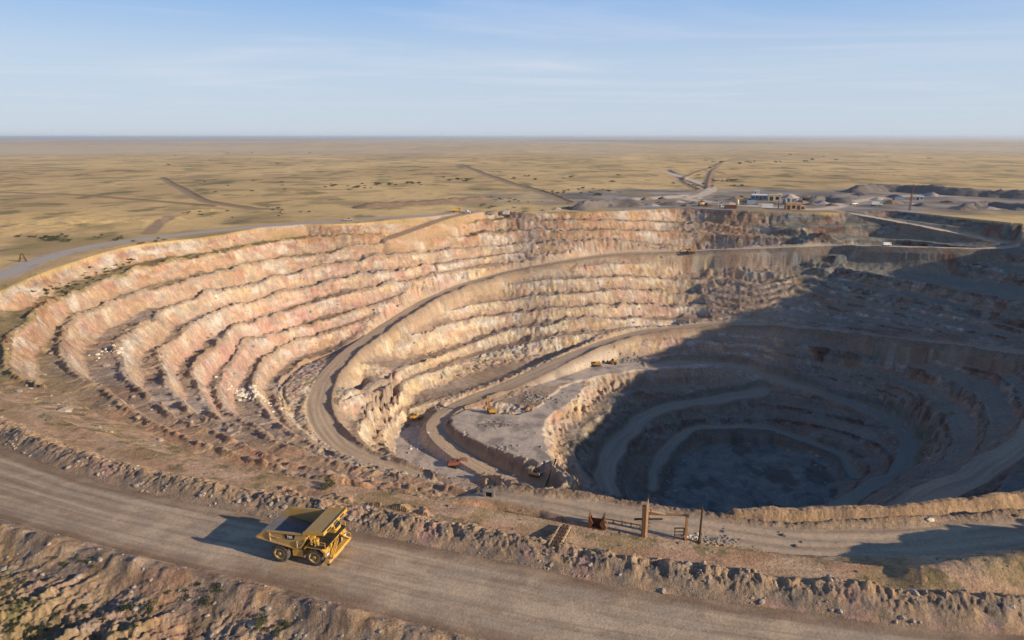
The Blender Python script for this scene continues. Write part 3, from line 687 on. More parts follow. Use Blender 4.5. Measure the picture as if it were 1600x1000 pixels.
V = np.column_stack([gxv, gyv, gz])
rg = gr[Q]
freg = np.where((rg == rg[:, :1]).all(1), rg[:, 0], 0)
M_GROUND = ground_mat('rock_and_soil', 1.3, .9, contrast=.48)
M_ROAD = ground_mat('haul_road_dirt', 1.6, .3, contrast=.26)
M_FLOOR = ground_mat('pit_floor_gravel', 1.0, .6, contrast=.4)
for code, nm, mt, lab in ((0, 'ground', M_GROUND, 'terraced open pit slopes and dry grass plain'), (1, 'haul_road', M_ROAD, 'wide dirt haul road crossing the foreground'), (2, 'pit_ramp', M_ROAD, 'dirt ramp roads winding down the pit'),
                          (3, 'pit_floor', M_FLOOR, 'flat working floors inside the pit'), (4, 'rim_road', M_ROAD, 'dirt road along the rim of the pit')):
    q = Q[freg == code]
    if not len(q): continue
    us, inv = np.unique(q.ravel(), return_inverse=True)
    o = mk_mesh(nm, V[us], inv.reshape(-1, 4), mt, True, gc[us])
    o['kind'] = 'structure'; o['label'] = lab; o['category'] = 'ground'
# ------------------------------------------------------------------ quick look-ups on the finished sheet
GZ = gz.reshape(NR, NA)
def grounds(P):
    P = np.asarray(P, float); a = np.arctan2(P[:, 0], P[:, 1]); r = np.hypot(P[:, 0], P[:, 1])
    i = np.clip(np.searchsorted(az, a)-1, 0, NA-2); j = np.clip(np.searchsorted(rr, r)-1, 0, NR-2)
    fa = np.clip((a-az[i])/(az[i+1]-az[i]), 0, 1); fr = np.clip((r-rr[j])/(rr[j+1]-rr[j]), 0, 1)
    return (GZ[j, i]*(1-fa)+GZ[j, i+1]*fa)*(1-fr)+(GZ[j+1, i]*(1-fa)+GZ[j+1, i+1]*fa)*fr
def ground(x, y): return float(grounds([(x, y)])[0])
_TT = np.concatenate([np.arange(50, 700, .25), np.arange(700, 9000, 4)])
def place(px, py):
    a = (px-800.)/F; b = (py-500.)/F
    X = _TT*a; Y = _TT*(math.cos(PITCH)-b*math.sin(PITCH)); Z = H+_TT*(-math.sin(PITCH)-b*math.cos(PITCH))
    g = grounds(np.column_stack([X, Y]))
    i = int(np.argmax(Z < g))
    return Vector((X[i], Y[i], g[i]))
# ------------------------------------------------------------------ object helpers
def simple_mat(name, rgb, rough=.6, metal=0., var=.2, scale=3., dirt=None, dirt_amt=.5, bump=0.):
    m, nt, b = new_mat(name); N = nt.nodes.new; Lk = nt.links.new
    tc = N('ShaderNodeTexCoord'); n1 = N('ShaderNodeTexNoise'); n1.inputs['Scale'].default_value = scale; n1.inputs['Detail'].default_value = 6; n1.inputs['Roughness'].default_value = .65
    Lk(tc.outputs['Object'], n1.inputs['Vector'])
    c = srgb(*rgb); r = N('ShaderNodeValToRGB'); Lk(n1.outputs['Fac'], r.inputs[0])
    e = r.color_ramp.elements; e[0].position = .3; e[1].position = .7
    e[0].color = (*np.clip(c*(1-var), 0, 1), 1); e[1].color = (*np.clip(c*(1+var), 0, 1), 1)
    last = r.outputs[0]
    if dirt is not None:
        n2 = N('ShaderNodeTexNoise'); n2.inputs['Scale'].default_value = scale*.37; n2.inputs['Detail'].default_value = 8; n2.inputs['Roughness'].default_value = .7
        Lk(tc.outputs['Object'], n2.inputs['Vector'])
        mr = N('ShaderNodeMapRange'); mr.inputs['From Min'].default_value = .42; mr.inputs['From Max'].default_value = .68; mr.inputs['To Max'].default_value = dirt_amt; Lk(n2.outputs['Fac'], mr.inputs['Value'])
        mx = N('ShaderNodeMix'); mx.data_type = 'RGBA'; Lk(mr.outputs[0], mx.inputs['Factor']); Lk(last, mx.inputs['A']); mx.inputs['B'].default_value = (*srgb(*dirt), 1); last = mx.outputs['Result']
    Lk(last, b.inputs['Base Color']); b.inputs['Roughness'].default_value = rough; b.inputs['Metallic'].default_value = metal; b.inputs['Specular IOR Level'].default_value = .35
    if bump:
        bp = N('ShaderNodeBump'); bp.inputs['Strength'].default_value = bump; bp.inputs['Distance'].default_value = .05; Lk(n1.outputs['Fac'], bp.inputs['Height']); Lk(bp.outputs['Normal'], b.inputs['Normal'])
    return m
DUST = (176, 152, 124)
MT = dict(
 yellow=simple_mat('yellow_paint', (212,158,54), .5, var=.12, scale=1.5, dirt=DUST, dirt_amt=.6),
 yellow_dull=simple_mat('dusty_yellow_paint', (196,150,76), .6, var=.12, scale=1.2, dirt=DUST, dirt_amt=.6),
 steel=simple_mat('worn_bed_steel', (120,112,104), .5, .3, .25, 1.0, dirt=(150,132,112), dirt_amt=.6),
 dark=simple_mat('dark_steel', (48,46,44), .6, .2, .2, 3., dirt=(110,96,82), dirt_amt=.4),
 black=simple_mat('black_paint', (26,26,28), .5, var=.1),
 rubber=simple_mat('dusty_rubber', (58,54,50), .9, var=.2, scale=4., dirt=(138,120,100), dirt_amt=.7, bump=.3),
 rim=simple_mat('wheel_rim_paint', (166,134,72), .6, var=.15, scale=3., dirt=DUST, dirt_amt=.5),
 white=simple_mat('white_paint', (226,224,218), .5, var=.05, dirt=DUST, dirt_amt=.3),
 lens=simple_mat('headlight_glass', (238,234,226), .15, var=.02),
 glass=simple_mat('tinted_glass', (38,46,52), .1, var=.05),
 orange=simple_mat('faded_orange_paint', (150,84,58), .7, var=.25, dirt=(96,78,64), dirt_amt=.85),
 rust=simple_mat('rusted_steel', (120,72,44), .85, .1, .35, 4., dirt=(70,46,34), dirt_amt=.7, bump=.4),
 wood=simple_mat('weathered_timber', (168,122,74), .85, var=.25, scale=5., dirt=(96,72,52), dirt_amt=.6, bump=.4),
 wood_pale=simple_mat('bleached_timber', (206,168,120), .85, var=.18, scale=5., dirt=(140,106,74), dirt_amt=.5, bump=.4),
 wood_dark=simple_mat('dark_timber', (92,66,46), .9, var=.25, scale=5., bump=.4),
 beige=simple_mat('beige_machine_paint', (188,166,134), .65, var=.15, dirt=(120,104,86), dirt_amt=.5),
 cream=simple_mat('cream_render', (226,200,150), .8, var=.06, scale=.6, dirt=(180,150,112), dirt_amt=.4),
 bluewall=simple_mat('blue_grey_sheet', (92,106,128), .6, var=.1, scale=.6),
 brownwall=simple_mat('brown_brick_wall', (186,140,98), .85, var=.15, scale=.8),
 roof=simple_mat('grey_sheet_roof', (176,172,164), .6, .1, .12, .5, dirt=(140,110,84), dirt_amt=.4),
 concrete=simple_mat('grey_concrete', (140,132,122), .9, var=.15, scale=2., dirt=(100,90,80), dirt_amt=.4),
 red=simple_mat('red_lens', (150,30,24), .3, var=.05),
)
def tag(o, label, cat=None, group=None, kind=None):
    if label: o['label'] = label
    if cat: o['category'] = cat
    if group: o['group'] = group
    if kind: o['kind'] = kind
    return o
def thing(name, label, cat, loc, rz=0., group=None, tilt=(0, 0)):
    o = bpy.data.objects.new(name, None); COL.objects.link(o); o.empty_display_size = .5
    o.location = loc; o.rotation_euler = (tilt[0], tilt[1], rz)
    return tag(o, label, cat, group)
def finish(name, bm, mat, parent=None, smooth=False, bev=0.):
    if bev:
        bmesh.ops.bevel(bm, geom=[e for e in bm.edges if e.is_manifold and e.calc_face_angle(0) > .6], offset=bev, segments=2, affect='EDGES', clamp_overlap=True)
    bmesh.ops.recalc_face_normals(bm, faces=bm.faces)
    me = bpy.data.meshes.new(name); bm.to_mesh(me); bm.free()
    if smooth: me.polygons.foreach_set('use_smooth', [True]*len(me.polygons))
    me.materials.append(MT[mat] if isinstance(mat, str) else mat)
    o = bpy.data.objects.new(name, me); COL.objects.link(o)
    if parent is not None: o.parent = parent
    return o
def nb(): return bmesh.new()
def box(bm, x0, x1, y0, y1, z0, z1):
    v = [bm.verts.new(p) for p in ((x0,y0,z0),(x1,y0,z0),(x1,y1,z0),(x0,y1,z0),(x0,y0,z1),(x1,y0,z1),(x1,y1,z1),(x0,y1,z1))]
    for f in ((0,3,2,1),(4,5,6,7),(0,1,5,4),(1,2,6,5),(2,3,7,6),(3,0,4,7)): bm.faces.new([v[i] for i in f])
    return v
def prism(bm, pts, y0, y1):
    a = [bm.verts.new((p[0], y0, p[1])) for p in pts]; b = [bm.verts.new((p[0], y1, p[1])) for p in pts]
    n = len(pts); bm.faces.new(a); bm.faces.new(b[::-1])
    for i in range(n): bm.faces.new((a[i], b[i], b[(i+1) % n], a[(i+1) % n]))
def bar(bm, p, q, w, h=None):
    """rectangular bar from p to q"""
    p, q = Vector(p), Vector(q); d = (q-p).normalized(); h = h or w
    up = Vector((0, 0, 1)) if abs(d.z) < .95 else Vector((1, 0, 0))
    s = d.cross(up).normalized()*w*.5; t = s.cross(d).normalized()*h*.5
    a = [bm.verts.new(p+i*s+j*t) for i, j in ((-1,-1),(1,-1),(1,1),(-1,1))]; b = [bm.verts.new(q+i*s+j*t) for i, j in ((-1,-1),(1,-1),(1,1),(-1,1))]
    bm.faces.new(a); bm.faces.new(b[::-1])
    for i in range(4): bm.faces.new((a[i], b[i], b[(i+1) % 4], a[(i+1) % 4]))
def tube(bm, p, q, r0, r1=None, seg=10):
    p, q = Vector(p), Vector(q); d = (q-p).normalized(); r1 = r0 if r1 is None else r1
    up = Vector((0, 0, 1)) if abs(d.z) < .95 else Vector((1, 0, 0))
    s = d.cross(up).normalized(); t = s.cross(d)
    A = [bm.verts.new(p+(s*math.cos(i*2*math.pi/seg)+t*math.sin(i*2*math.pi/seg))*r0) for i in range(seg)]
    B = [bm.verts.new(q+(s*math.cos(i*2*math.pi/seg)+t*math.sin(i*2*math.pi/seg))*r1) for i in range(seg)]
    bm.faces.new(A[::-1]); bm.faces.new(B)
    for i in range(seg): bm.faces.new((A[i], A[(i+1) % seg], B[(i+1) % seg], B[i]))
def lathe(bm, prof, axis_y, seg=36, cx=0., cz=0., lugs=0, lug_d=0.):
    """profile [(y, r)] turned about an axis parallel to y through (cx, cz)"""
    rings = []
    for (yy, r) in prof:
        rings.append([bm.verts.new((cx+r*math.cos(2*math.pi*i/seg), axis_y+yy, cz+r*math.sin(2*math.pi*i/seg))) for i in range(seg)])
    for a, b in zip(rings[:-1], rings[1:]):
        for i in range(seg): bm.faces.new((a[i], a[(i+1) % seg], b[(i+1) % seg], b[i]))
    return rings
def copy_tree(o, parent=None):
    c = o.copy(); COL.objects.link(c); c.parent = parent
    for ch in list(o.children): copy_tree(ch, c)
    return c

# ------------------------------------------------------------------ the haul truck
def wheel(parent, x, y, r, wd, out, dual=False):
    """tyre with tread lugs, dished rim and hub; out = +1/-1 outward side"""
    bm = nb(); seg = 44
    prof = [(-wd*.5, r*.55), (-wd*.5, r*.80), (-wd*.46, r*.93), (-wd*.36, r), (wd*.36, r), (wd*.46, r*.93), (wd*.5, r*.80), (wd*.5, r*.55)]
    rings = lathe(bm, prof, y, seg, x, r)
    for j in (3, 4):
        for i in range(seg):
            if (i+(j == 4)) % 2 == 0:
                v = rings[j][i].co; v.x = x+(v.x-x)*.962; v.z = r+(v.z-r)*.962
    w = finish('wheel', nb_hub(x, y, r, wd, out), 'rim', parent)
    t = finish('tyre', bm, 'rubber', w)
    h = nb(); tube(h, (x, y+out*wd*.30, r), (x, y+out*wd*.52, r), r*.20, r*.16, 16)
    for k in range(10):
        a = k*2*math.pi/10; tube(h, (x+math.cos(a)*r*.36, y+out*wd*.20, r+math.sin(a)*r*.36), (x+math.cos(a)*r*.36, y+out*wd*.30, r+math.sin(a)*r*.36), r*.025, seg=6)
    finish('hub', h, 'rim', w)
    return w
def nb_hub(x, y, r, wd, out):
    bm = nb(); lathe(bm, [(-out*wd*.1, .01), (out*wd*.12, r*.02), (out*wd*.14, r*.30), (out*wd*.22, r*.42), (out*wd*.42, r*.50), (out*wd*.505, r*.555), (out*wd*.50, r*.60)], y, 36, x, r); return bm

hp0 = place(439, 877); hp1 = place(494, 887)
tdir = Vector((hp1.x-hp0.x, hp1.y-hp0.y, 0)); trz = math.atan2(tdir.y, tdir.x)
# wheel contact points above are the near (right hand) wheels: shift to the centre line
tn_ = Vector((-math.sin(trz), math.cos(trz), 0))
tc_ = (hp0+hp1)*.5+tn_*2.7
TR = thing('haul_truck', 'large yellow mining dump truck driving with an empty bed on the foreground haul road', 'dump truck', (tc_.x, tc_.y, ground(tc_.x, tc_.y)+.02), trz)
RW = 1.45; XB, XF = -2.75, 2.75
for yy, o_ in ((-2.55, -1), (2.55, 1)):
    wheel(TR, XF, yy, RW, 1.0, o_)
for yy, o_ in ((-2.95, -1), (2.95, 1)):
    wheel(TR, XB, yy, RW, .95, o_)
for yy, o_ in ((-1.9, -1), (1.9, 1)):
    wheel(TR, XB, yy, RW, .9, o_)
TR.scale = (.9, .9, .9)
# chassis
b = nb()
for yy in (-.95, .95):
    prism(b, [(-4.6, 1.7), (-1.5, 1.25), (4.6, 1.25), (4.6, 1.85), (-1.5, 1.95), (-4.6, 2.1)], yy-.25, yy+.25)
for xx in (-3.6, -.6, 1.4, 3.4): box(b, xx-.2, xx+.2, -.7, .7, 1.35, 1.8)
tube(b, (XB, -2.4, RW), (XB, 2.4, RW), .55, seg=16); tube(b, (XF, -2.1, RW), (XF, 2.1, RW), .3, seg=12)
finish('chassis', b, 'dark', TR)
b = nb(); box(b, -.95, .75, -2.75, -1.45, 1.05, 2.25); f_ = finish('fuel_tank', b, 'yellow', TR, bev=.12)
b = nb(); box(b, -.55, .85, 1.45, 2.6, 1.05, 2.1); finish('hydraulic_tank', b, 'yellow', TR, bev=.12)
# bed: side plates, floor, front wall, canopy
SIDE = [(-6.5, 3.35), (-6.2, 3.62), (-4.7, 4.55), (1.55, 4.95), (1.95, 4.75), (1.75, 3.9), (.85, 2.45), (-.1, 2.2), (-6.45, 3.1)]
body = None
BW = 3.35
b = nb()
prism(b, [(-6.5, 3.05), (-.1, 2.15), (.85, 2.4), (1.8, 3.9), (1.6, 4.0), (.72, 2.62), (-.1, 2.4), (-6.45, 3.3)], -BW+.18, BW-.18)
body = finish('bed', b, 'steel', TR); body.location = (0, 0, .5)
for s_ in (-1, 1):
    b = nb(); y0, y1 = sorted((s_*BW, s_*(BW-.16))); prism(b, SIDE, y0, y1); sp = finish('side_panel', b, 'yellow_dull', body)
    b = nb()
    bar(b, (-4.65, s_*(BW+.07), 4.46), (1.6, s_*(BW+.07), 4.86), .16, .26)
    bar(b, (-6.45, s_*(BW+.07), 3.30), (-4.65, s_*(BW+.07), 4.46), .14, .24)
    bar(b, (-6.35, s_*(BW+.06), 3.22), (-.1, s_*(BW+.06), 2.34), .14, .22)
    bar(b, (-.1, s_*(BW+.06), 2.34), (.85, s_*(BW+.06), 2.58), .14, .22)
    bar(b, (.85, s_*(BW+.06), 2.5), (1.75, s_*(BW+.06), 3.9), .14, .22)
    for xx, za_, zb_ in ((-4.1, 3.0, 4.45), (.35, 2.5, 3.55)): bar(b, (xx, s_*(BW+.08), za_), (xx, s_*(BW+.08), zb_), .18, .16)
    bar(b, (-4.1, s_*(BW+.07), 3.78), (-2.6, s_*(BW+.07), 3.62), .1, .14); bar(b, (.35, s_*(BW+.07), 3.3), (1.5, s_*(BW+.07), 3.5), .12, .16)
    finish('stiffening_rib', b, 'yellow_dull', body)
    b = nb(); prism(b, [(-1.75, 4.32), (.15, 4.44), (-.15, 3.72), (-1.4, 3.66)], *sorted((s_*(BW+.03), s_*(BW+.06)))); bd = finish('number_badge', b, 'black', body)
    cu = bpy.data.curves.new('badge_number', 'FONT'); cu.body = '785'; cu.size = .62; cu.extrude = .012; cu.align_x = 'CENTER'; cu.align_y = 'CENTER'; cu.offset = .012
    tmp = bpy.data.objects.new('badge_text', cu); COL.objects.link(tmp); bpy.context.view_layer.update()
    tm = bpy.data.meshes.new_from_object(tmp.evaluated_get(bpy.context.evaluated_depsgraph_get())); bpy.data.objects.remove(tmp); tm.materials.clear(); tm.materials.append(MT['white'])
    to = bpy.data.objects.new('badge_number', tm); COL.objects.link(to); to.parent = bd
    to.location = (-.78, s_*(BW+.075), 4.03); to.rotation_euler = (math.pi/2, R(-3), 0) if s_ < 0 else (math.pi/2, R(3), math.pi)
# front wall and canopy over the cab
b = nb(); prism(b, [(1.6, 3.85), (1.8, 3.85), (2.05, 5.15), (1.85, 5.2)], -BW+.18, BW-.18); finish('front_wall', b, 'yellow_dull', body)
b = nb(); prism(b, [(1.55, 4.98), (1.65, 5.28), (4.75, 5.62), (4.8, 5.45), (1.9, 5.1)], -BW-.05, BW+.05)
cano = finish('canopy', b, 'yellow_dull', body)
b = nb()
for s_ in (-1, 1): prism(b, [(1.5, 4.72), (1.6, 5.36), (4.85, 5.72), (4.95, 5.28), (2.0, 4.86)], *sorted((s_*(BW+.06), s_*(BW+.2))))
prism(b, [(4.78, 5.18), (4.78, 5.72), (4.92, 5.74), (4.95, 5.2)], -BW-.2, BW+.2)
finish('canopy_rim', b, 'yellow', cano)
for k in range(3):
    b = nb(); box(b, 4.93, 4.99, -2.6+k*1.9, -1.4+k*1.9, 5.32, 5.56); finish('canopy_slot', b, 'black', cano)
# front end: decks, engine, radiator, bumper, stairs
for s_ in (-1, 1):
    b = nb(); prism(b, [(1.25, 2.75), (1.5, 3.25), (3.95, 3.25), (4.75, 2.65), (4.75, 1.95), (4.45, 1.95), (4.4, 2.5), (3.8, 3.05), (1.65, 3.05), (1.4, 2.7)], *sorted((s_*1.75, s_*3.15))); finish('fender', b, 'yellow', TR)
b = nb(); box(b, 3.95, 4.85, -1.72, 1.72, 1.7, 3.35); finish('radiator_housing', b, 'yellow', TR, bev=.06)
b = nb(); box(b, 4.86, 4.92, -1.25, 1.25, 1.85, 3.2); gr_ = finish('radiator_grille', b, 'black', TR)
b = nb()
for k in range(9): box(b, 4.925, 4.95, -1.25, 1.25, 1.9+k*.145, 1.94+k*.145)
finish('grille_slats', b, 'dark', gr_)
b = nb(); box(b, 4.75, 5.35, -3.2, 3.2, 1.0, 1.5); box(b, 4.9, 5.25, -1.3, 1.3, .75, 1.0); finish('bumper', b, 'yellow', TR, bev=.06)
for s_ in (-1, 1):
    b = nb(); bar(b, (5.25, s_*2.75, 1.55), (5.1, s_*.75, 3.35), .1, .16); bar(b, (5.65, s_*2.75, 1.55), (5.5, s_*.75, 3.35), .1, .16)
    for k in range(8):
        t_ = (k+.5)/8; bar(b, (5.25-.15*t_, s_*(2.75-2*t_), 1.55+1.8*t_), (5.65-.15*t_, s_*(2.75-2*t_), 1.55+1.8*t_), .22, .05)
    st = finish('stairs', b, 'yellow', TR)
    b = nb(); tube(b, (5.7, s_*2.75, 2.4), (5.55, s_*.75, 4.25), .045, seg=6); tube(b, (5.7, s_*2.75, 1.5), (5.7, s_*2.75, 2.4), .045, seg=6); tube(b, (5.55, s_*.75, 3.3), (5.55, s_*.75, 4.25), .045, seg=6)
    finish('stair_rail', b, 'yellow', st)
    b = nb(); box(b, 4.6, 4.82, *sorted((s_*2.25, s_*2.95)), 1.98, 2.38); hl = finish('headlight', b, 'dark', TR)
    b = nb(); box(b, 4.825, 4.86, *sorted((s_*2.3, s_*2.9)), 2.03, 2.33); finish('lens', b, 'lens', hl)
    b = nb(); tube(b, (3.1, s_*3.05, 3.3), (3.1, s_*3.05, 4.2), .05, seg=6); tube(b, (4.7, s_*3.05, 3.3), (4.7, s_*3.05, 4.2), .05, seg=6); tube(b, (3.1, s_*3.05, 4.2), (4.7, s_*3.05, 4.2), .05, seg=6); tube(b, (3.1, s_*3.05, 3.8), (4.7, s_*3.05, 3.8), .04, seg=6)
    finish('handrail', b, 'yellow', TR)
b = nb(); box(b, 1.9, 4.8, -3.2, 3.2, 3.28, 3.38); finish('deck', b, 'dark', TR)
b = nb(); box(b, 2.1, 3.9, -.95, .95, 1.9, 3.25); box(b, 2.0, 3.0, -1.6, -.95, 2.2, 3.2)
for k in range(3): tube(b, (2.1+.6*k, -1.75, 2.5), (2.1+.6*k, -1.75, 3.2), .22, seg=12)
finish('engine', b, 'dark', TR)
b = nb()
for (xx, yy) in ((2.3, -2.6), (2.3, -1.95), (3.2, -2.6)):
    tube(b, (xx, yy, 3.4), (xx, yy, 4.3), .28, seg=14); tube(b, (xx, yy, 4.3), (xx, yy, 4.45), .34, seg=14)
finish('air_cleaner', b, 'yellow', TR)
b = nb(); prism(b, [(2.05, 3.4), (2.05, 5.0), (3.9, 5.0), (4.2, 4.2), (4.2, 3.4)], .8, 2.6); cb = finish('cab', b, 'yellow', TR, bev=.05)
b = nb(); prism(b, [(4.0, 4.9), (4.26, 4.25), (4.26, 4.0), (4.18, 4.0), (3.95, 4.85)], .95, 2.45); box(b, 2.4, 3.85, .76, .79, 4.1, 4.85); box(b, 2.4, 3.85, 2.61, 2.64, 4.1, 4.85); finish('cab_window', b, 'glass', cb)
for yy in (-.9, .9):
    b = nb(); tube(b, (-.9, yy, 1.7), (.9, yy*1.3, 3.0), .16, seg=10); finish('hoist_cylinder', b, 'steel', TR)
b = nb(); bar(b, (4.9, -2.9, .98), (4.9, -2.9, .45), .12, .3); bar(b, (4.9, -2.6, .98), (4.9, -2.6, .45), .12, .3); finish('mud_flap', b, 'black', TR)

# ------------------------------------------------------------------ smaller machines
def crawler(parent, L_, W_, tw, th):
    for s_ in (-1, 1):
        b = nb(); prism(b, [(-L_/2+.25, 0), (L_/2-.25, 0), (L_/2, th*.5), (L_/2-.3, th), (-L_/2+.3, th), (-L_/2, th*.5)], *sorted((s_*W_/2, s_*(W_/2-tw))))
        for k in range(int(L_/.35)): box(b, -L_/2+.2+k*.35, -L_/2+.34+k*.35, *sorted((s_*(W_/2+.02), s_*(W_/2-tw-.02))), -.03, th+.05)
        finish('track', b, 'dark', parent)
def excavator(name, label, px, py, rz, group, paint='yellow', sc=1.0, boom=(0., 0.), slew=0.3, pos=None):
    p = pos or place(px, py)
    t = thing(name, label, 'excavator', p, rz, group); t.scale = (sc, sc, sc)
    crawler(t, 5.2, 3.6, .7, 1.05)
    b = nb(); tube(b, (0, 0, .8), (0, 0, 1.25), .8, seg=16); finish('turntable', b, 'dark', t)
    u = bpy.data.objects.new('upper_body', None)
    b = nb(); prism(b, [(-3.0, 1.3), (1.9, 1.3), (1.9, 1.9), (.9, 2.5), (-2.6, 2.7), (-3.1, 2.2)], -1.55, 1.55); u = finish('upper_body', b, paint, t, bev=.06); u.rotation_euler = (0, 0, slew)
    b = nb(); prism(b, [(.2, 1.4), (1.9, 1.4), (2.0, 2.4), (1.5, 3.35), (.2, 3.35)], .55, 1.6); c = finish('cab', b, paint, u)
    b = nb(); prism(b, [(1.95, 1.9), (2.06, 2.4), (1.58, 3.25), (1.5, 3.2)], .65, 1.5); box(b, .4, 1.5, 1.61, 1.64, 2.2, 3.2); finish('window', b, 'glass', c)
    b = nb(); box(b, -3.15, -2.3, -1.45, 1.45, 1.35, 2.3); finish('counterweight', b, 'dark', u)
    a, e = boom
    B0 = Vector((1.6, -.2, 1.8)); B1 = B0+Vector((2.0, 0, 2.6+a)); B2 = B1+Vector((2.3, 0, -.3+a*.3)); S1 = B2+Vector((.6+e, 0, -2.9)); K = S1
    b = nb(); bar(b, B0, B1, .5, .75); bar(b, B1, B2, .5, .7); bo = finish('boom', b, paint, u)
    b = nb(); bar(b, B2+Vector((-.5, 0, .5)), S1, .4, .5); finish('stick', b, paint, u)
    b = nb(); tube(b, B0+Vector((.5, 0, -.1)), B1+Vector((.2, 0, -.5)), .12, seg=8); tube(b, B1+Vector((.4, 0, .5)), B2+Vector((-.4, 0, .7)), .1, seg=8); finish('hydraulic_ram', b, 'steel', bo)
    b = nb(); prism(b, [(K.x-.2, K.z+.2), (K.x+.4, K.z), (K.x+.3, K.z-.7), (K.x-.6, K.z-1.0), (K.x-1.2, K.z-.6), (K.x-.9, K.z-.5), (K.x-.5, K.z-.6), (K.x, K.z-.3)], -.9, .5); finish('bucket', b, 'dark', u)
    return t
def truck(name, label, px, py, rz, paint, group=None, sc=1.0, tipper=True, cat='truck', pos=None):
    p = pos or place(px, py); t = thing(name, label, cat, p, rz, group); t.scale = (sc, sc, sc)
    b = nb(); box(b, -3.2, 3.2, -.5, .5, .7, 1.0); finish('chassis', b, 'dark', t)
    b = nb(); prism(b, [(1.7, .8), (3.3, .8), (3.35, 1.8), (3.0, 2.9), (1.7, 2.9)], -1.2, 1.2); c = finish('cab', b, paint, t, bev=.06)
    b = nb(); prism(b, [(3.37, 1.85), (3.06, 2.8), (3.0, 2.8), (3.3, 1.85)], -1.1, 1.1); box(b, 2.0, 2.9, -1.22, -1.205, 1.9, 2.7); box(b, 2.0, 2.9, 1.205, 1.22, 1.9, 2.7); finish('window', b, 'glass', c)
    if tipper:
        b = nb(); prism(b, [(-3.4, 1.05), (1.4, 1.05), (1.5, 2.5), (1.3, 2.5), (1.2, 1.25), (-3.3, 1.25)], -1.25, 1.25); box(b, -3.5, 1.4, -1.35, -1.22, 1.05, 2.3); box(b, -3.5, 1.4, 1.22, 1.35, 1.05, 2.3); finish('bed', b, paint, t)
    else:
        b = nb(); box(b, -3.4, 1.5, -1.25, 1.25, 1.05, 3.0); finish('box_body', b, paint, t, bev=.05)
    for xx in (-2.4, -1.2, 2.4):
        for s_ in (-1, 1):
            b = nb(); lathe(b, [(-.2, .02), (-.2, .4), (-.16, .52), (.16, .52), (.2, .4), (.2, .02)], s_*1.05, 18, xx, .52); finish('wheel', b, 'rubber', t)
    return t
def pickup(name, label, px, py, rz, paint, group=None, sc=1.0):
    p = place(px, py); t = thing(name, label, 'pickup', p, rz, group); t.scale = (sc,)*3
    b = nb(); prism(b, [(-2.6, .5), (2.5, .5), (2.55, .95), (1.3, 1.15), (.55, 1.8), (-.6, 1.85), (-.75, 1.15), (-2.6, 1.15)], -.9, .9); c = finish('body', b, paint, t, bev=.05)
    b = nb(); prism(b, [(1.22, 1.18), (.56, 1.74), (-.5, 1.78), (-.6, 1.2)], -.915, .915); finish('window', b, 'glass', c)
    for xx in (-1.6, 1.6):
        for s_ in (-1, 1):
            b = nb(); lathe(b, [(-.13, .02), (-.13, .3), (-.1, .38), (.1, .38), (.13, .3), (.13, .02)], s_*.85, 16, xx, .38); finish('wheel', b, 'rubber', t)
    return t
def loader(name, label, px, py, rz, paint, group=None, sc=1.0):
    p = place(px, py); t = thing(name, label, 'wheel loader', p, rz, group); t.scale = (sc,)*3
    b = nb(); prism(b, [(-3.2, 1.0), (.3, 1.0), (.3, 2.3), (-1.2, 2.4), (-3.2, 2.1)], -1.1, 1.1); e = finish('engine_hood', b, paint, t, bev=.06)
    b = nb(); prism(b, [(.2, 1.0), (2.0, .9), (2.2, 1.6), (.2, 1.7)], -.9, .9); finish('front_frame', b, paint, t)
    b = nb(); prism(b, [(-1.0, 2.2), (.5, 2.0), (.6, 3.6), (-1.0, 3.6)], -.85, .85); c = finish('cab', b, paint, t)
    b = nb(); box(b, .56, .64, -.75, .75, 2.4, 3.4); box(b, -.8, .4, -.88, -.86, 2.5, 3.4); box(b, -.8, .4, .86, .88, 2.5, 3.4); finish('window', b, 'glass', c)
    b = nb()
    for s_ in (-.6, .6): bar(b, (1.0, s_, 1.9), (3.4, s_, .8), .25, .45)
    finish('lift_arm', b, paint, t)
    b = nb(); prism(b, [(3.2, .2), (4.5, .15), (4.55, .3), (3.5, .5), (3.35, 1.3), (3.8, 1.6), (3.7, 1.75), (3.1, 1.4)], -1.6, 1.6); finish('bucket', b, 'dark', t)
    for xx in (-2.0, 1.5):
        for s_ in (-1, 1):
            b = nb(); lathe(b, [(-.35, .02), (-.35, .6), (-.28, .85), (.28, .85), (.35, .6), (.35, .02)], s_*1.25, 20, xx, .85); finish('wheel', b, 'rubber', t)
    return t
PLANT = 'machines at work in the pit'
excavator('excavator', 'yellow excavator on the sunlit middle pit floor, left of the wheel loader', 931, 572, R(20), PLANT, 'yellow', .95, (-.3, .4), R(150))
loader('wheel_loader', 'yellow wheel loader on the sunlit middle pit floor beside the excavator', 957, 569, R(160), 'yellow', PLANT, .95)
excavator('excavator', 'yellow excavator standing on the upper ramp of the far pit wall', 1079, 396, R(8), PLANT, 'yellow_dull', 1.1, (-1.4, 1.8), R(165))
loader('wheel_loader', 'yellow wheel loader at the foot of the pale face by the ramp bend', 650, 656, R(12), 'yellow', PLANT, .95)
excavator('excavator', 'faded orange excavator below the dark bank on the small lower pad', 710, 729, R(-30), PLANT, 'orange', .95, (-.6, .3), R(40))
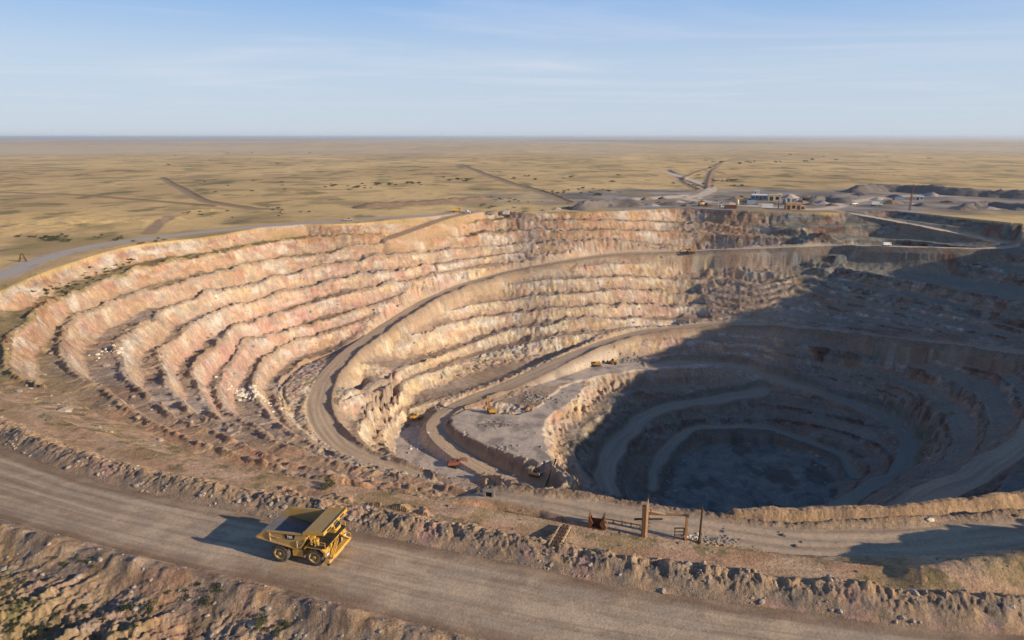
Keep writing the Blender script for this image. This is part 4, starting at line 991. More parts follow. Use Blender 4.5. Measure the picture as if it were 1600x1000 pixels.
# drill rig
p = place(768, 646)
t = thing('drill_rig', 'yellow drill rig with tall upright mast on the grey pit pad', 'drill rig', p, R(185), PLANT)
crawler(t, 4.0, 2.6, .5, .8)
b = nb(); box(b, -2.2, 1.2, -1.2, 1.2, .95, 2.2); finish('engine_house', b, 'yellow', t, bev=.08)
b = nb(); box(b, .2, 1.3, .2, 1.25, 2.2, 3.3); c = finish('cab', b, 'yellow', t, bev=.05)
b = nb(); box(b, 1.31, 1.34, .3, 1.15, 2.5, 3.2); box(b, .35, 1.2, 1.26, 1.29, 2.5, 3.2); finish('window', b, 'glass', c)
b = nb()
for xx in (1.45, 2.1):
    for yy in (-.9, -.3): bar(b, (xx, yy, .4), (xx, yy, 9.2), .16, .16)
for k in range(11):
    z0 = .6+k*.8; bar(b, (1.45, -.9, z0), (2.1, -.9, z0+.8), .08, .08); bar(b, (1.45, -.3, z0), (2.1, -.3, z0+.8), .08, .08); bar(b, (2.1, -.9, z0), (2.1, -.3, z0+.8), .08, .08); bar(b, (1.45, -.9, z0), (1.45, -.3, z0+.8), .08, .08)
box(b, 1.5, 2.05, -.85, -.35, 1.0, 9.3)
m_ = finish('mast', b, 'yellow', t)
b = nb(); tube(b, (1.78, -.6, 0), (1.78, -.6, 8.5), .12, seg=8); finish('drill_rod', b, 'dark', m_)
# crushing plant and conveyor at the edge of the pad
p = place(836, 744)
t = thing('crusher', 'dusty beige mobile crusher with hopper at the lower end of the pit pad', 'crusher', p, R(-25), PLANT)
crawler(t, 5.0, 2.6, .5, .8)
b = nb(); box(b, -2.6, 2.4, -1.1, 1.1, .9, 1.9); finish('frame', b, 'beige', t, bev=.05)
b = nb(); prism(b, [(-2.9, 3.6), (-.6, 3.6), (-1.0, 1.9), (-2.3, 1.9)], -1.5, 1.5); finish('hopper', b, 'beige', t)
b = nb(); box(b, -.3, 1.3, -1.0, 1.0, 1.9, 3.0); finish('crusher_housing', b, 'dark', t, bev=.1)
b = nb(); bar(b, (1.2, 0, 1.4), (5.0, 0, 3.4), .9, .3); finish('discharge_belt', b, 'beige', t)
p = place(853, 761); q = place(868, 728)
q.z += 2.8
t = thing('conveyor', 'long pale timber conveyor leaning up the edge of the pit pad', 'conveyor', p, 0., PLANT)
d = q-p
b = nb(); bar(b, Vector((-.55, 0, .2)), d+Vector((-.55, 0, .2)), .28, .5); bar(b, Vector((.55, 0, .2)), d+Vector((.55, 0, .2)), .28, .5)
for k in range(9): s_ = d*((k+.5)/9); bar(b, s_+Vector((-.6, 0, .2)), s_+Vector((.6, 0, .2)), .2, .2)
finish('frame', b, 'wood_pale', t)
b = nb(); bar(b, Vector((0, 0, .42)), d+Vector((0, 0, .42)), .8, .06); finish('belt', b, 'dark', t)
for k in (.35, .7, .98):
    b = nb(); s_ = d*k
    gz_ = ground(p.x+s_.x, p.y+s_.y)-p.z-.3
    bar(b, s_+Vector((-.55, 0, 0)), Vector((s_.x-.75, s_.y, gz_)), .2, .2); bar(b, s_+Vector((.55, 0, 0)), Vector((s_.x+.75, s_.y, gz_)), .2, .2); bar(b, Vector((s_.x-.65, s_.y, (gz_+s_.z)*.5)), Vector((s_.x+.65, s_.y, (gz_+s_.z)*.5)), .12, .12)
    finish('trestle_leg', b, 'wood', t)
truck('dump_truck', 'small yellow dump truck parked on the rim left of the white pickup', 713, 331, R(10), 'yellow', None, 1.0, True, 'dump truck')
pickup('pickup_truck', 'white pickup parked on the rim beside the yellow dump truck', 729, 333, R(-15), 'white', None, 1.15)
pickup('pickup_truck', 'small pale pickup driving on the rim road along the far left of the pit', 545, 345, R(15), 'beige', None, 1.1)
truck('box_truck', 'white box truck driving along the pale ramp of the far right wall', 1385, 384.5, R(5), 'white', None, .85, False)
truck('box_truck', 'white box truck parked by the stockyard road fork', 1369, 322, R(-10), 'white', None, 1.2, False)
# ------------------------------------------------------------------ timber works beside the near ramp
def at(px, py): return place(px, py)
p = at(1007, 839)
t = thing('timber_post', 'tallest weathered timber post, a wide double plank standing beside the near ramp', 'timber post', p)
b = nb(); box(b, -.52, -.02, -.22, .22, -.5, 5.3); finish('dark_plank', b, 'wood_dark', t)
b = nb(); box(b, .03, .38, -.2, .2, -.5, 5.5); prism(b, [(.08, 5.5), (.36, 5.5), (.3, 6.4), (.22, 6.6)], -.12, .12); pp_ = finish('pale_plank', b, 'wood_pale', t)
b = nb(); tube(b, (.28, 0, 5.6), (.33, 0, 7.4), .06, .03, 6); finish('spike', b, 'rust', t)
b = nb()
for k in range(6): tube(b, (.40, -.1, 1.0+k*.75), (.62+.12*(k % 2), -.15, 1.1+k*.75), .05, seg=6)
bar(b, (.42, 0, .6), (.48, 0, 4.2), .08, .08); finish('bracket', b, 'rust', t)
q = at(1071, 844)
t2 = thing('timber_post', 'slimmer timber post carrying the far end of the crossbeams by the near ramp', 'timber post', q)
b = nb(); box(b, -.17, .17, -.17, .17, -.4, 4.2); finish('plank', b, 'wood', t2)
b = nb(); box(b, -.24, .24, -.24, .24, 4.0, 4.28); finish('cap', b, 'wood_dark', t2)
d = q-p
for (lab, a0, a1, z0, z1, rr_, mt) in (('long upper timber beam lying across between the two posts', .38, d.x, 3.75, 4.15, .19, 'wood'), ('short lower beam, broken off and jutting past both sides of the tallest post', -1.7, 2.6, 2.6, 3.15, .17, 'wood_dark'), ('short upper beam fixed to the tallest post above the broken one', .4, 3.0, 4.25, 3.95, .2, 'wood_pale')):
    t = thing('crossbeam', lab, 'timber beam', (p.x, p.y, p.z), math.atan2(d.y, d.x), 'beams on the timber posts')
    yy = .38 if z0 != 2.55 else .45
    b = nb(); tube(b, (a0, yy, z0), (a1, yy*.6, z1), rr_, rr_*.85, 9); finish('beam', b, mt, t)
    b = nb(); tube(b, (a0+.3, yy, z0), (a0+.45, yy, z0), rr_*1.06, seg=9); finish('band', b, 'rust', t)
t = thing('pole', 'single brown timber pole standing right of the timber posts', 'pole', at(1092, 850))
b = nb(); tube(b, (0, 0, -.4), (.12, 0, 5.9), .2, .14, 10); finish('shaft', b, 'wood_dark', t)
b = nb(); tube(b, (.12, 0, 5.9), (.13, 0, 6.6), .04, .03, 6); finish('spike', b, 'rust', t)
p3 = at(1061, 843)
t = thing('trestle', 'small dark timber trestle leaning against the slimmer timber post', 'trestle', p3)
b = nb()
for s_ in (-.8, .6): bar(b, (s_, -.1, -.2), (s_+.15, .25, 1.75), .13, .13); bar(b, (s_+.2, .6, -.2), (s_+.15, .25, 1.75), .1, .1)
bar(b, (-.8, .25, 1.75), (.9, .25, 1.75), .14, .14); bar(b, (-.75, .05, .7), (.75, .05, .7), .1, .1); bar(b, (-.7, .1, 1.2), (.7, .1, 1.2), .1, .1)
finish('frame', b, 'wood_dark', t)
# rusted digging bucket standing on its back
p = at(932, 826)
t = thing('bucket', 'rusted excavator bucket with two upright horns beside the near ramp', 'digger bucket', p, R(-12)); t.scale = (1.15,)*3
b = nb()
prism(b, [(-1.15, -.2), (1.15, -.2), (1.1, .8), (.75, 1.25), (-.75, 1.25), (-1.1, .8)], .35, .5)
prism(b, [(-1.15, -.2), (1.15, -.2), (1.05, .25), (-1.05, .25)], -.7, .4)
finish('shell', b, 'rust', t)
for s_ in (-1, 1):
    b = nb(); v0 = s_*1.12
    prism(b, [(v0, -.2), (v0, 1.2), (s_*1.05, 2.35), (s_*.75, 1.5), (s_*.45, 1.0), (s_*.8, .2)], -.62, .5)
    finish('horn', b, 'rust', t)
b = nb(); bar(b, (1.35, -.2, -.3), (1.45, -.2, 1.3), .16, .16); finish('prop', b, 'wood_pale', t)
# sloping timber ramp with rails
p = at(866, 857); q = at(884, 826)
t = thing('timber_slide', 'sloping timber slide of parallel rails on the bank above the haul road', 'timber slide', p)
d = q-p; d.z += .2
sd = Vector((d.y, -d.x, 0)).normalized()
for k, (o_, mt, ww) in enumerate(((-.75, 'wood_pale', .2), (-.25, 'wood_dark', .34), (.25, 'wood_dark', .34), (.75, 'wood_pale', .2))):
    b = nb(); bar(b, sd*o_+Vector((0, 0, .25)), d+sd*o_+Vector((0, 0, .25)), ww, .22); finish('rail', b, mt, t)
b = nb()
for k in range(6): s_ = d*((k+.3)/6); bar(b, s_+sd*-.95+Vector((0, 0, .08)), s_+sd*.95+Vector((0, 0, .08)), .2, .16)
finish('sleeper', b, 'wood_dark', t)
# low rail standing in for post shadows between bucket and post
for i, (a_, c_, lab) in enumerate((((944, 816), (1000, 826), 'low timber rail standing in for post shadows between the rusted bucket and the tallest post'),)):
    p = at(*a_); q = at(*c_); t = thing('shadow_rail', lab, 'rail', p); d = q-p
    b = nb()
    for k in range(5): s_ = d*(k/4); g_ = ground(p.x+s_.x, p.y+s_.y)-p.z; bar(b, Vector((s_.x, s_.y, g_-.2)), Vector((s_.x, s_.y, g_+.75)), .14, .14)
    finish('stake', b, 'wood_dark', t)
    b = nb(); bar(b, Vector((0, -.1, .65)), d+Vector((0, -.1, .65)), .1, .16); finish('rail', b, 'wood', t)
p = at(764, 776)
t = thing('culvert', 'small grey concrete culvert portal at the left end of the near ramp', 'culvert', p, R(-8)); t.scale = (.62,)*3
b = nb(); box(b, -1.5, -.9, -.5, .5, -.4, 1.5); box(b, .9, 1.5, -.5, .5, -.4, 1.5); finish('pier', b, 'concrete', t, bev=.05)
b = nb(); box(b, -1.65, 1.65, -.6, .6, 1.51, 1.9); finish('lintel', b, 'concrete', t, bev=.05)
b = nb(); box(b, -.89, .89, .2, .3, -.3, 1.5); finish('opening_shade', b, 'black', t)  # solid black panel painting the dark inside the portal
p = at(36, 409)
t = thing('timber_gantry', 'dark A-shaped timber frame standing beyond the rim road at far left', 'timber gantry', p, R(20))
b = nb()
for s_ in (-1, 1):
    bar(b, (s_*1.5, -1, -.3), (s_*.35, 0, 3.6), .3, .3); bar(b, (s_*1.5, 1, -.3), (s_*.35, 0, 3.6), .3, .3)
finish('leg', b, 'wood_dark', t)
b = nb(); bar(b, (-.7, 0, 3.55), (.7, 0, 3.55), .34, .34); bar(b, (-.95, -.5, 1.7), (.95, -.5, 1.7), .2, .2); finish('crosspiece', b, 'wood_dark', t)

# ------------------------------------------------------------------ stockyard buildings
def shed(name, label, px, py, L_, W_, Hh, rz, wall, roofm='roof', roof_h=1.0, group=None, openings=3, cat='shed'):
    p = place(px, py); t = thing(name, label, cat, p, rz, group); t.scale = (.85,)*3
    b = nb(); box(b, -L_/2, L_/2, -W_/2, W_/2, -1.5, Hh); finish('wall', b, wall, t)
    b = nb(); y_ = W_/2+.35
    prism(b, [(-L_/2-.35, Hh+.003), (L_/2+.35, Hh+.003), (L_/2+.35, Hh+.25), (-L_/2-.35, Hh+.25)], -y_, y_) if roof_h == 0 else None
    if roof_h:
        v = [b.verts.new(c) for c in ((-L_/2-.3, -y_, Hh), (L_/2+.3, -y_, Hh), (L_/2+.3, 0, Hh+roof_h), (-L_/2-.3, 0, Hh+roof_h), (-L_/2-.3, y_, Hh), (L_/2+.3, y_, Hh))]
        for f in ((0, 1, 2, 3), (3, 2, 5, 4), (0, 3, 4), (1, 5, 2), (0, 4, 5, 1)): b.faces.new([v[i] for i in f])
    finish('roof', b, roofm, t)
    for k in range(openings):
        xx = -L_/2+(k+.5)*L_/openings; big = (k % 2 == 0)
        b = nb(); box(b, xx-L_/openings*.3, xx+L_/openings*.3, -W_/2-.06, -W_/2-.004, 0 if big else 1.0, Hh*.72)
        finish('door' if big else 'window', b, 'dark' if big else 'glass', t)
    return t
BL = 'buildings of the stockyard'
shed('site_office', 'long blue-grey site office with a white roof in the stockyard', 1188, 311, 19, 8, 4.2, R(-12), 'bluewall', 'white', 1.2, BL, 5, 'site office')
shed('shed', 'tall cream shed at the right end of the blue-grey site office', 1209, 313, 12, 9, 6.0, R(-14), 'cream', 'cream', 0, BL, 2)
shed('shed', 'brown shed with dark open bays at the rim above the far wall', 1238, 327, 13, 8, 5.5, R(-8), 'brownwall', 'brownwall', 1.0, BL, 3)
shed('hut', 'tiny white flat-roofed hut behind the blue-grey site office', 1182, 302, 6, 4, 3.2, R(-10), 'white', 'white', 0, BL, 2, 'hut')
shed('hut', 'low pale hut by the spoil heaps left of the site office', 1129, 323, 9, 4, 2.6, R(-6), 'white', 'roof', 0, BL, 3, 'hut')
shed('hut', 'small cream block between the cream shed and the brown shed', 1218, 308, 4, 3, 4.0, R(-6), 'cream', 'cream', 0, BL, 1, 'hut')
shed('hut', 'little brown hut at the right of the brown shed', 1253, 327, 5, 4, 3.4, R(-6), 'brownwall', 'roof', 0, BL, 1, 'hut')
shed('hut', 'white hut at the foot of the tall mast in the stockyard', 1436, 312, 7, 5, 3.6, R(-20), 'white', 'white', .8, BL, 2, 'hut')
p = at(1152, 323); t = thing('silo', 'slim pale silo standing in front of the site office', 'silo', p)
b = nb(); tube(b, (0, 0, 1.5), (0, 0, 5.5), 1.1, seg=20); tube(b, (0, 0, 5.5), (0, 0, 6.3), 1.1, .3, 20); tube(b, (0, 0, .4), (0, 0, 1.5), .3, 1.1, 20); finish('tank', b, 'cream', t, True)
for k in range(4):
    b = nb(); a_ = k*math.pi/2+.5; bar(b, (math.cos(a_), math.sin(a_), -.6), (math.cos(a_), math.sin(a_), 2.2), .18, .18); finish('leg', b, 'dark', t)
p = at(1216, 326); t = thing('chimney_pipe', 'upright steel pipe between the site office and the brown shed', 'pipe', p)
b = nb(); tube(b, (0, 0, -.5), (0, 0, 10), .45, .38, 12); finish('pipe', b, 'concrete', t); b = nb(); tube(b, (0, 0, 10), (0, 0, 10.5), .6, seg=12); finish('cap', b, 'dark', t)
p = at(1421, 329); t = thing('lattice_mast', 'tall rust-brown lattice mast above the far right slope', 'mast', p)
b = nb(); hm_ = 18.5
for k in range(3):
    a0 = k*2*math.pi/3; a1 = (k+1)*2*math.pi/3
    f_ = lambda a, z: Vector((math.cos(a)*(.85-.55*z/hm_), math.sin(a)*(.85-.55*z/hm_), z))
    bar(b, f_(a0, -.5), f_(a0, hm_), .22, .22)
    for j in range(12):
        z0, z1 = j*hm_/12, (j+1)*hm_/12; bar(b, f_(a0, z0), f_(a1, z1), .11, .11); bar(b, f_(a0, z1), f_(a1, z1), .1, .1)
finish('lattice', b, 'rust', t)
b = nb(); tube(b, (0, 0, hm_), (0, 0, hm_+2.2), .07, seg=6); finish('antenna', b, 'rust', t)

# containers, tanks and parked plant in the yard
CN = 'containers in the stockyard'
for i, (px, py, rz, mt, lab) in enumerate(((1112, 322, 10, 'concrete', 'grey container at the left end of the stockyard'), (1141, 326, -5, 'rust', 'rust-brown container near the rim, left of the slim silo'), (1172, 318, 20, 'bluewall', 'blue-grey container in front of the site office'),
        (1198, 324, -8, 'white', 'white container between the slim silo and the upright pipe'), (1262, 314, 15, 'rust', 'rust-brown container behind the little brown hut'), (1290, 311, -15, 'concrete', 'grey container at the right end of the yard heaps'), (1403, 313, 8, 'bluewall', 'blue-grey container left of the tall mast'))):
    t = thing('container', lab, 'container', place(px, py), R(rz), CN)
    b = nb(); box(b, -4.5, 4.5, -1.5, 1.5, -.4, 2.9)
    for k in range(14): box(b, -4.4+k*.65, -4.15+k*.65, -1.56, 1.56, 0, 2.8)
    finish('shell', b, mt, t)
    b = nb(); box(b, 4.51, 4.56, -1.4, 1.4, .05, 2.75); finish('door', b, 'dark', t)
truck('dump_truck', 'small yellow dump truck parked among the heaps in front of the site office', 1159, 316, R(160), 'yellow_dull', None, 1.2, True, 'dump truck')
loader('wheel_loader', 'dusty wheel loader among the spoil heaps left of the site office', 1098, 322, R(30), 'yellow_dull', None, 1.3)
pickup('pickup_truck', 'white pickup parked by the road fork in the stockyard', 1334, 320, R(30), 'white', None, 1.4)
for i, (px, py, lab) in enumerate(((1226, 319, 'left of two squat grey tanks behind the brown shed'), (1233, 318, 'right of two squat grey tanks behind the brown shed'))):
    t = thing('tank', lab, 'tank', place(px, py), 0, 'squat grey tanks')
    b = nb(); tube(b, (0, 0, -.5), (0, 0, 4.2), 1.8, seg=24); finish('drum', b, 'concrete', t, False)
    b = nb(); tube(b, (0, 0, 4.2), (0, 0, 4.8), 1.85, .3, 24); finish('lid', b, 'roof', t, False)

# ------------------------------------------------------------------ spoil heaps and banks
M_SPOIL = ground_mat('loose_spoil', .9, .5)
def heap_mesh(name, rx, ry, hh, seed, base, ridge_len=0., res=(40, 14), sharp=1.0):
    na, nr_ = res; V = []; C = []; Fq = []
    ang = np.linspace(0, 2*math.pi, na, endpoint=False); u = np.linspace(0, 1, nr_)
    Au, Uu = np.meshgrid(ang, u)
    wob = 1+.18*fbm(np.cos(Au)*1.6+seed, np.sin(Au)*1.6, 3, seed)
    X = np.cos(Au)*Uu*rx*wob; Y = np.sin(Au)*Uu*ry*wob
    X = X+np.clip(np.cos(Au)*4, -1, 1)*ridge_len*.5
    cone = (1-Uu**sharp)
    Z = hh*cone*(1+.22*fbm(X/3+seed, Y/3, 3, seed+3))+.10*hh*ridge(Au*3.0, Uu*1.2+seed, 2, seed+5)*np.sin(Uu*math.pi)-(Uu > .99)*.6-.15
    c = C3(base)*(1+.25*fbm(X/2.2, Y/2.2, 3, seed+7))[..., None]
    V = np.stack([X, Y, Z], -1).reshape(-1, 3); idx_ = np.arange(na*nr_).reshape(nr_, na); nx_ = np.roll(idx_, -1, 1)
    Fq = np.stack([idx_[:-1], idx_[1:], nx_[1:], nx_[:-1]], -1).reshape(-1, 4)
    o = mk_mesh(name, V, Fq, M_SPOIL, True, c.reshape(-1, 3)); return o
HG = 'small spoil heaps on the far rim'
hr = np.random.default_rng(21)
protos = []
spots = [(955,322,5),(975,319,6),(990,323,5),(1003,318,6),(1018,321,6),(1032,317,5),(1046,320,7),(1060,316,5),(1072,322,7),(1085,318,6),(1100,316,7),(1110,323,6),(1122,314,6),(1140,318,7),(1010,312,6),(1035,311,6),(1090,310,6),(1150,312,7),(1165,320,5),
 (1200,322,6),(1255,318,8),(1268,320,8),(1285,318,9),(1300,321,7),(1310,312,8),(1235,309,8),(1262,309,8),(1345,305,8),(1372,312,7),(1395,318,7),(1400,309,8),(1455,306,8),(1500,327,8),(1520,324,9),(1545,326,8),(1575,322,8),(1590,328,7),(1185,320,5),(1205,318,5),(1128,319,6),(1245,314,6),(1325,312,6),(1300,308,7),(1270,312,6),(1480,316,6),(1440,322,7),(1420,318,5),(1160,309,6),(1120,309,6),(1070,309,6),(820,331,4),(848,329,4),(870,327,4),(888,326,5),(765,331,3.5),(790,330,4)]
for i, (px, py, rad) in enumerate(spots):
    p = place(px, py); k = i % 6
    if i < 6:
        o = heap_mesh('spoil_heap', 1, .85, .50, 300+i, ('dgrey', 'grey', 'roadd')[i % 3], .3); protos.append(o)
    else:
        o = protos[k].copy(); COL.objects.link(o)
    s_ = rad*1.2*(.7+.6*hr.random()); o.location = p; o.scale = (s_, s_, s_*(.5+.4*hr.random())); o.rotation_euler = (0, 0, hr.random()*6.28)
    tag(o, 'small grey-brown spoil heap among many along the far rim', 'spoil heap', HG)
def bank(label, pts, w, hh, seed, base):
    """long tipped bank following a line of sight points"""
    P = smooth_line(poly(pts, 0.), 3.0)
    n = len(P); m = 26
    T = np.gradient(P[:, :2], axis=0); T /= np.linalg.norm(T, axis=1)[:, None]
    Nn = np.column_stack([-T[:, 1], T[:, 0]]); s = np.arange(n)*3.0
    hs = hh*(.8+.35*fbm(s/40, s*0, 3, seed))*np.clip(np.minimum(s, s[-1]-s)/(w*1.2), 0, 1)**.7
    cu_ = np.linspace(-1, 1, m)
    pr = np.clip(1.35*(1-np.abs(cu_)), 0, 1)
    wl = w*(1+.2*fbm(s/12, s*0+3, 3, seed+1))
    X = P[:, None, 0]+Nn[:, None, 0]*cu_[None]*wl[:, None]; Y = P[:, None, 1]+Nn[:, None, 1]*cu_[None]*wl[:, None]
    base_z = grounds(np.column_stack([X.ravel(), Y.ravel()])).reshape(X.shape)
    Z = base_z+hs[:, None]*(pr[None]+pr[None]*(.22*ridge(s[:, None]/4+0*X, cu_[None]*.7, 3, seed+2)+.25*fbm(X/4, Y/4, 3, seed+4)-.12))-.25
    c = C3(base)*(1+.22*fbm(X/5, Y/5, 4, seed+5))[..., None]
    idx_ = np.arange(n*m).reshape(n, m); Fq = np.stack([idx_[:-1, :-1], idx_[:-1, 1:], idx_[1:, 1:], idx_[1:, :-1]], -1).reshape(-1, 4)
    V = np.stack([X, Y, Z], -1).reshape(-1, 3); org = V[len(V)//2].copy(); org[2] -= 2
    o = mk_mesh('spoil_bank', V-org, Fq, M_SPOIL, True, c.reshape(-1, 3)); o.location = org
    tag(o, label, 'spoil bank')
bank('long dark spoil bank along the back of the stockyard at far right', [(1325,301),(1375,298),(1430,300),(1480,304),(1540,307),(1640,312)], 14, 8.5, 401, 'dgrey')
bank('long low brown spoil bank on the grass left of the stockyard', [(548,325),(600,323),(660,320),(720,317),(772,314)], 10, 4.2, 411, 'roadd')
bank('dark pointed spoil bank at the left end of the stockyard', [(898,329),(930,323),(955,320),(985,320),(1008,321)], 9, 6.5, 421, 'dgrey')
bank('grey spoil bank behind the small heaps and left of the site office', [(975,313),(1010,311),(1050,309),(1090,308)], 8, 3.0, 431, 'grey')
bank('low dark spoil bank right of the brown shed', [(1262,317),(1285,314),(1310,316),(1335,318)], 9, 5.5, 441, 'dgrey')
bank('dark low spoil bank on the terrace at the far right edge', [(1500,326),(1540,322),(1575,325),(1640,330)], 8, 4.5, 451, 'dgrey')

# ------------------------------------------------------------------ shrubs, tufts and rocks
M_LEAF = simple_mat('dry_shrub_leaves', (88, 90, 50), .9, var=.35, scale=1.2)
M_LEAF2 = simple_mat('dark_shrub_leaves', (58, 64, 38), .9, var=.35, scale=1.2)
M_STEM = simple_mat('shrub_stem', (92, 70, 48), .9)
def shrub_mesh(seed, n=420):
    g = np.random.default_rng(seed); V = []; Fq = []
    lobes = [(g.normal(0, .38, 2), .35+.35*g.random(), .28+.2*g.random()) for _ in range(6)]
    for i in range(n):
        c, h0, rr_ = lobes[g.integers(6)]
        d = g.normal(0, 1, 3); d /= np.linalg.norm(d); d[2] = abs(d[2])*.9-.15
        p = np.array([c[0], c[1], h0])+d*rr_*(.6+.5*g.random())
        a, b_ = g.normal(0, 1, 3), g.normal(0, 1, 3); a /= np.linalg.norm(a); b_ -= a*(a@b_); b_ /= np.linalg.norm(b_); s = .05+.06*g.random()
        k = len(V); V += [p-a*s, p+b_*s*.5, p+a*s, p-b_*s*.5]; Fq.append((k, k+1, k+2, k+3))
    return np.array(V), np.array(Fq)
SG = 'dark shrubs dotting the plain'
sp = []
for i in range(4):
    t = thing('shrub', 'small dark green shrub growing on the dry grass plain', 'shrub', (0, 0, 0), 0, SG)
    Vv, Ff = shrub_mesh(50+i); o = mk_mesh('foliage', Vv, Ff, M_LEAF2 if i % 2 else M_LEAF, False); o.parent = t
    b = nb()
    for k in range(5): a_ = k*1.3+i; tube(b, (0, 0, -.1), (math.cos(a_)*.35, math.sin(a_)*.35, .55), .04, .015, 5)
    finish('stem', b, M_STEM, t); sp.append(t)
SH = []
for (cx, cy, sx, sy, n_, r0) in ((80,372,45,5,12,2.6),(95,376,25,3,6,3.4),(200,372,60,6,8,2.0),(320,335,70,8,10,1.8),(250,378,40,5,6,2.),(540,292,60,7,12,4.5),(600,290,50,3,8,4.2),(710,281,35,2.5,10,5),(640,288,20,2,5,4.5),(930,298,40,4,14,4.),(930,305,15,2,7,3.6),(870,302,18,3,6,3.6),(800,312,60,6,10,2.6),(1090,290,60,5,8,4),(760,325,60,5,8,2.4),(450,330,60,8,9,2.0),
                                 (1260,250,200,7,8,7),(900,275,200,12,10,5),(400,290,150,15,10,3.2),(1450,300,100,12,8,3.5),(1150,254,70,3,8,8),(1130,283,50,3,8,5),(320,245,200,15,8,7)):
    for k in range(n_): SH.append((hr.normal(cx, sx*.5), hr.normal(cy, sy*.5), r0*(.5+.7*hr.random())))
for i, (px, py, s_) in enumerate(SH):
    if py < 226: continue
    t = sp[i % 4] if i < 4 else copy_tree(sp[i % 4])
    t.location = place(px, py); t.scale = (s_, s_, s_*.55); t.rotation_euler = (0, 0, hr.random()*6.28)
# bushes on the near banks and benches
NB = 'olive bushes on the near banks'
for i, (px, py, s_) in enumerate([(517,761,1.5),(508,766,1.1),(1205,782,.1)]):
    if s_ < .5: continue
    t = copy_tree(sp[0]); t.location = place(px, py); t.scale = (s_, s_, s_*.8)
    tag(t, ('taller olive bush on the orange mounds behind the haul truck', 'lower olive bush left of the tall one on the orange mounds')[i], 'bush', NB)
BB = 'bushes on the eroded bank'
for i in range(46):
    cx, cy, sx, sy = ((35, 925, 45, 25), (190, 960, 60, 25), (435, 985, 40, 12), (60, 980, 60, 15), (130, 875, 50, 12), (300, 930, 60, 20))[i % 6]
    px, py = hr.normal(cx, sx*.6), hr.normal(cy, sy*.6)
    if not (5 < px < 1000 and 850 < py < 998): continue
    t = copy_tree(sp[i % 4]); s_ = .45+.7*hr.random()**2; q_ = place(px, py); q_.z -= .08*s_; t.location = q_; t.scale = (s_, s_, s_*.75); t.rotation_euler = (0, 0, hr.random()*6.28)
    t.name = 'bush'; tag(t, 'olive-green bush growing on the eroded bank at the bottom left', 'bush', BB)
TB = 'bushes on the top bench'
for i in range(44):
    k = i/43; px = 65+(k*150)+hr.normal(0, 10); py = 462-55*k+hr.normal(0, 5)
    t = copy_tree(sp[i % 4]); s_ = .9+1.3*hr.random()**2; t.location = place(px, py); t.scale = (s_, s_, s_*.6); t.rotation_euler = (0, 0, hr.random()*6.28)
    t.name = 'bush'; tag(t, 'green bush on the grassy top bench at the left of the pit', 'bush', TB)
def scatter(name, label, cat, pts, size, mesh, mat, seed, squash=(.6, 1.0)):
    """one mesh of very many small pieces lying on the ground"""
    g = np.random.default_rng(seed); V0, F0 = mesh; n = len(pts); k = len(V0)
    a = g.random(n)*6.283; s = np.asarray(size)*(.45+1.1*g.random(n)**2); q = squash[0]+(squash[1]-squash[0])*g.random(n)
    z = grounds(pts[:, :2])
    st = 1+.5*(g.random((n, 2))-.5)
    X = V0[None, :, 0]*st[:, :1]*s[:, None]; Y = V0[None, :, 1]*st[:, 1:]*s[:, None]; Z = V0[None, :, 2]*(s*q)[:, None]
    ca, sa = np.cos(a)[:, None], np.sin(a)[:, None]
    W = np.stack([X*ca-Y*sa+pts[:, None, 0], X*sa+Y*ca+pts[:, None, 1], Z+z[:, None]], -1).reshape(-1, 3)
    Fq = (F0[None]+(np.arange(n)*k)[:, None, None]).reshape(-1, F0.shape[1])
    o = mk_mesh(name, W, Fq, mat, False); tag(o, label, cat, None, 'stuff'); return o
def rock_mesh(seed):
    bm = bmesh.new(); bmesh.ops.create_icosphere(bm, subdivisions=1, radius=.5); g = np.random.default_rng(seed)
    for v in bm.verts: v.co *= .75+.5*g.random(); v.co.z *= .8
    V = np.array([v.co[:] for v in bm.verts]); Fq = np.array([[v.index for v in f.verts] for f in bm.faces]); bm.free(); return V, Fq
M_ROCK = simple_mat('broken_rock', (168, 148, 128), .95, var=.3, scale=.35, bump=.3)
M_ROCKD = simple_mat('dark_broken_rock', (128, 112, 98), .95, var=.3, scale=.3, bump=.3)
def along(P, n, lo, hi, seed):
    g = np.random.default_rng(seed); s = g.random(n)*(len(P)-1.001); i = s.astype(int); f = (s-i)[:, None]
    p = P[i, :2]*(1-f)+P[i+1, :2]*f; d = P[i+1, :2]-P[i, :2]; d /= np.linalg.norm(d, axis=1)[:, None]+1e-9
    o = lo+(hi-lo)*g.random(n); return p+np.column_stack([-d[:, 1], d[:, 0]])*o[:, None]
pts = along(HAUL_FAR, 7000, .2, 5.5, 1); pts = pts[fbm(pts[:, 0]/5, pts[:, 1]/5, 3, 2) > .12]
scatter('windrow_rubble', 'broken rocks along the windrow of the haul road', 'rubble', pts, .20+.75*np.random.default_rng(4).random(len(pts))**5, rock_mesh(1), M_ROCK, 11)
pts = along(HAUL_NEAR, 7000, -26, -.3, 2)
scatter('slope_rubble', 'loose rocks on the eroded bank below the haul road', 'rubble', pts, .22+.7*np.random.default_rng(5).random(len(pts))**6, rock_mesh(2), M_ROCK, 12)
pts = along(HAUL_FAR, 2600, 5, 26, 3)
scatter('bank_rubble', 'small stones on the orange bank beyond the haul road', 'rubble', pts, .16+.5*np.random.default_rng(6).random(len(pts))**6, rock_mesh(3), M_ROCKD, 13)
allp = []
for P in ulines[1:]:
    w_ = smooth_line(P, 6.0); nn = max(4, int(len(w_)*1.8)); allp.append(along(w_, nn, -9, 3, len(allp)+31))
pts = np.vstack(allp); pts = pts[(np.abs(np.arctan2(pts[:, 0], pts[:, 1])) < .9)]
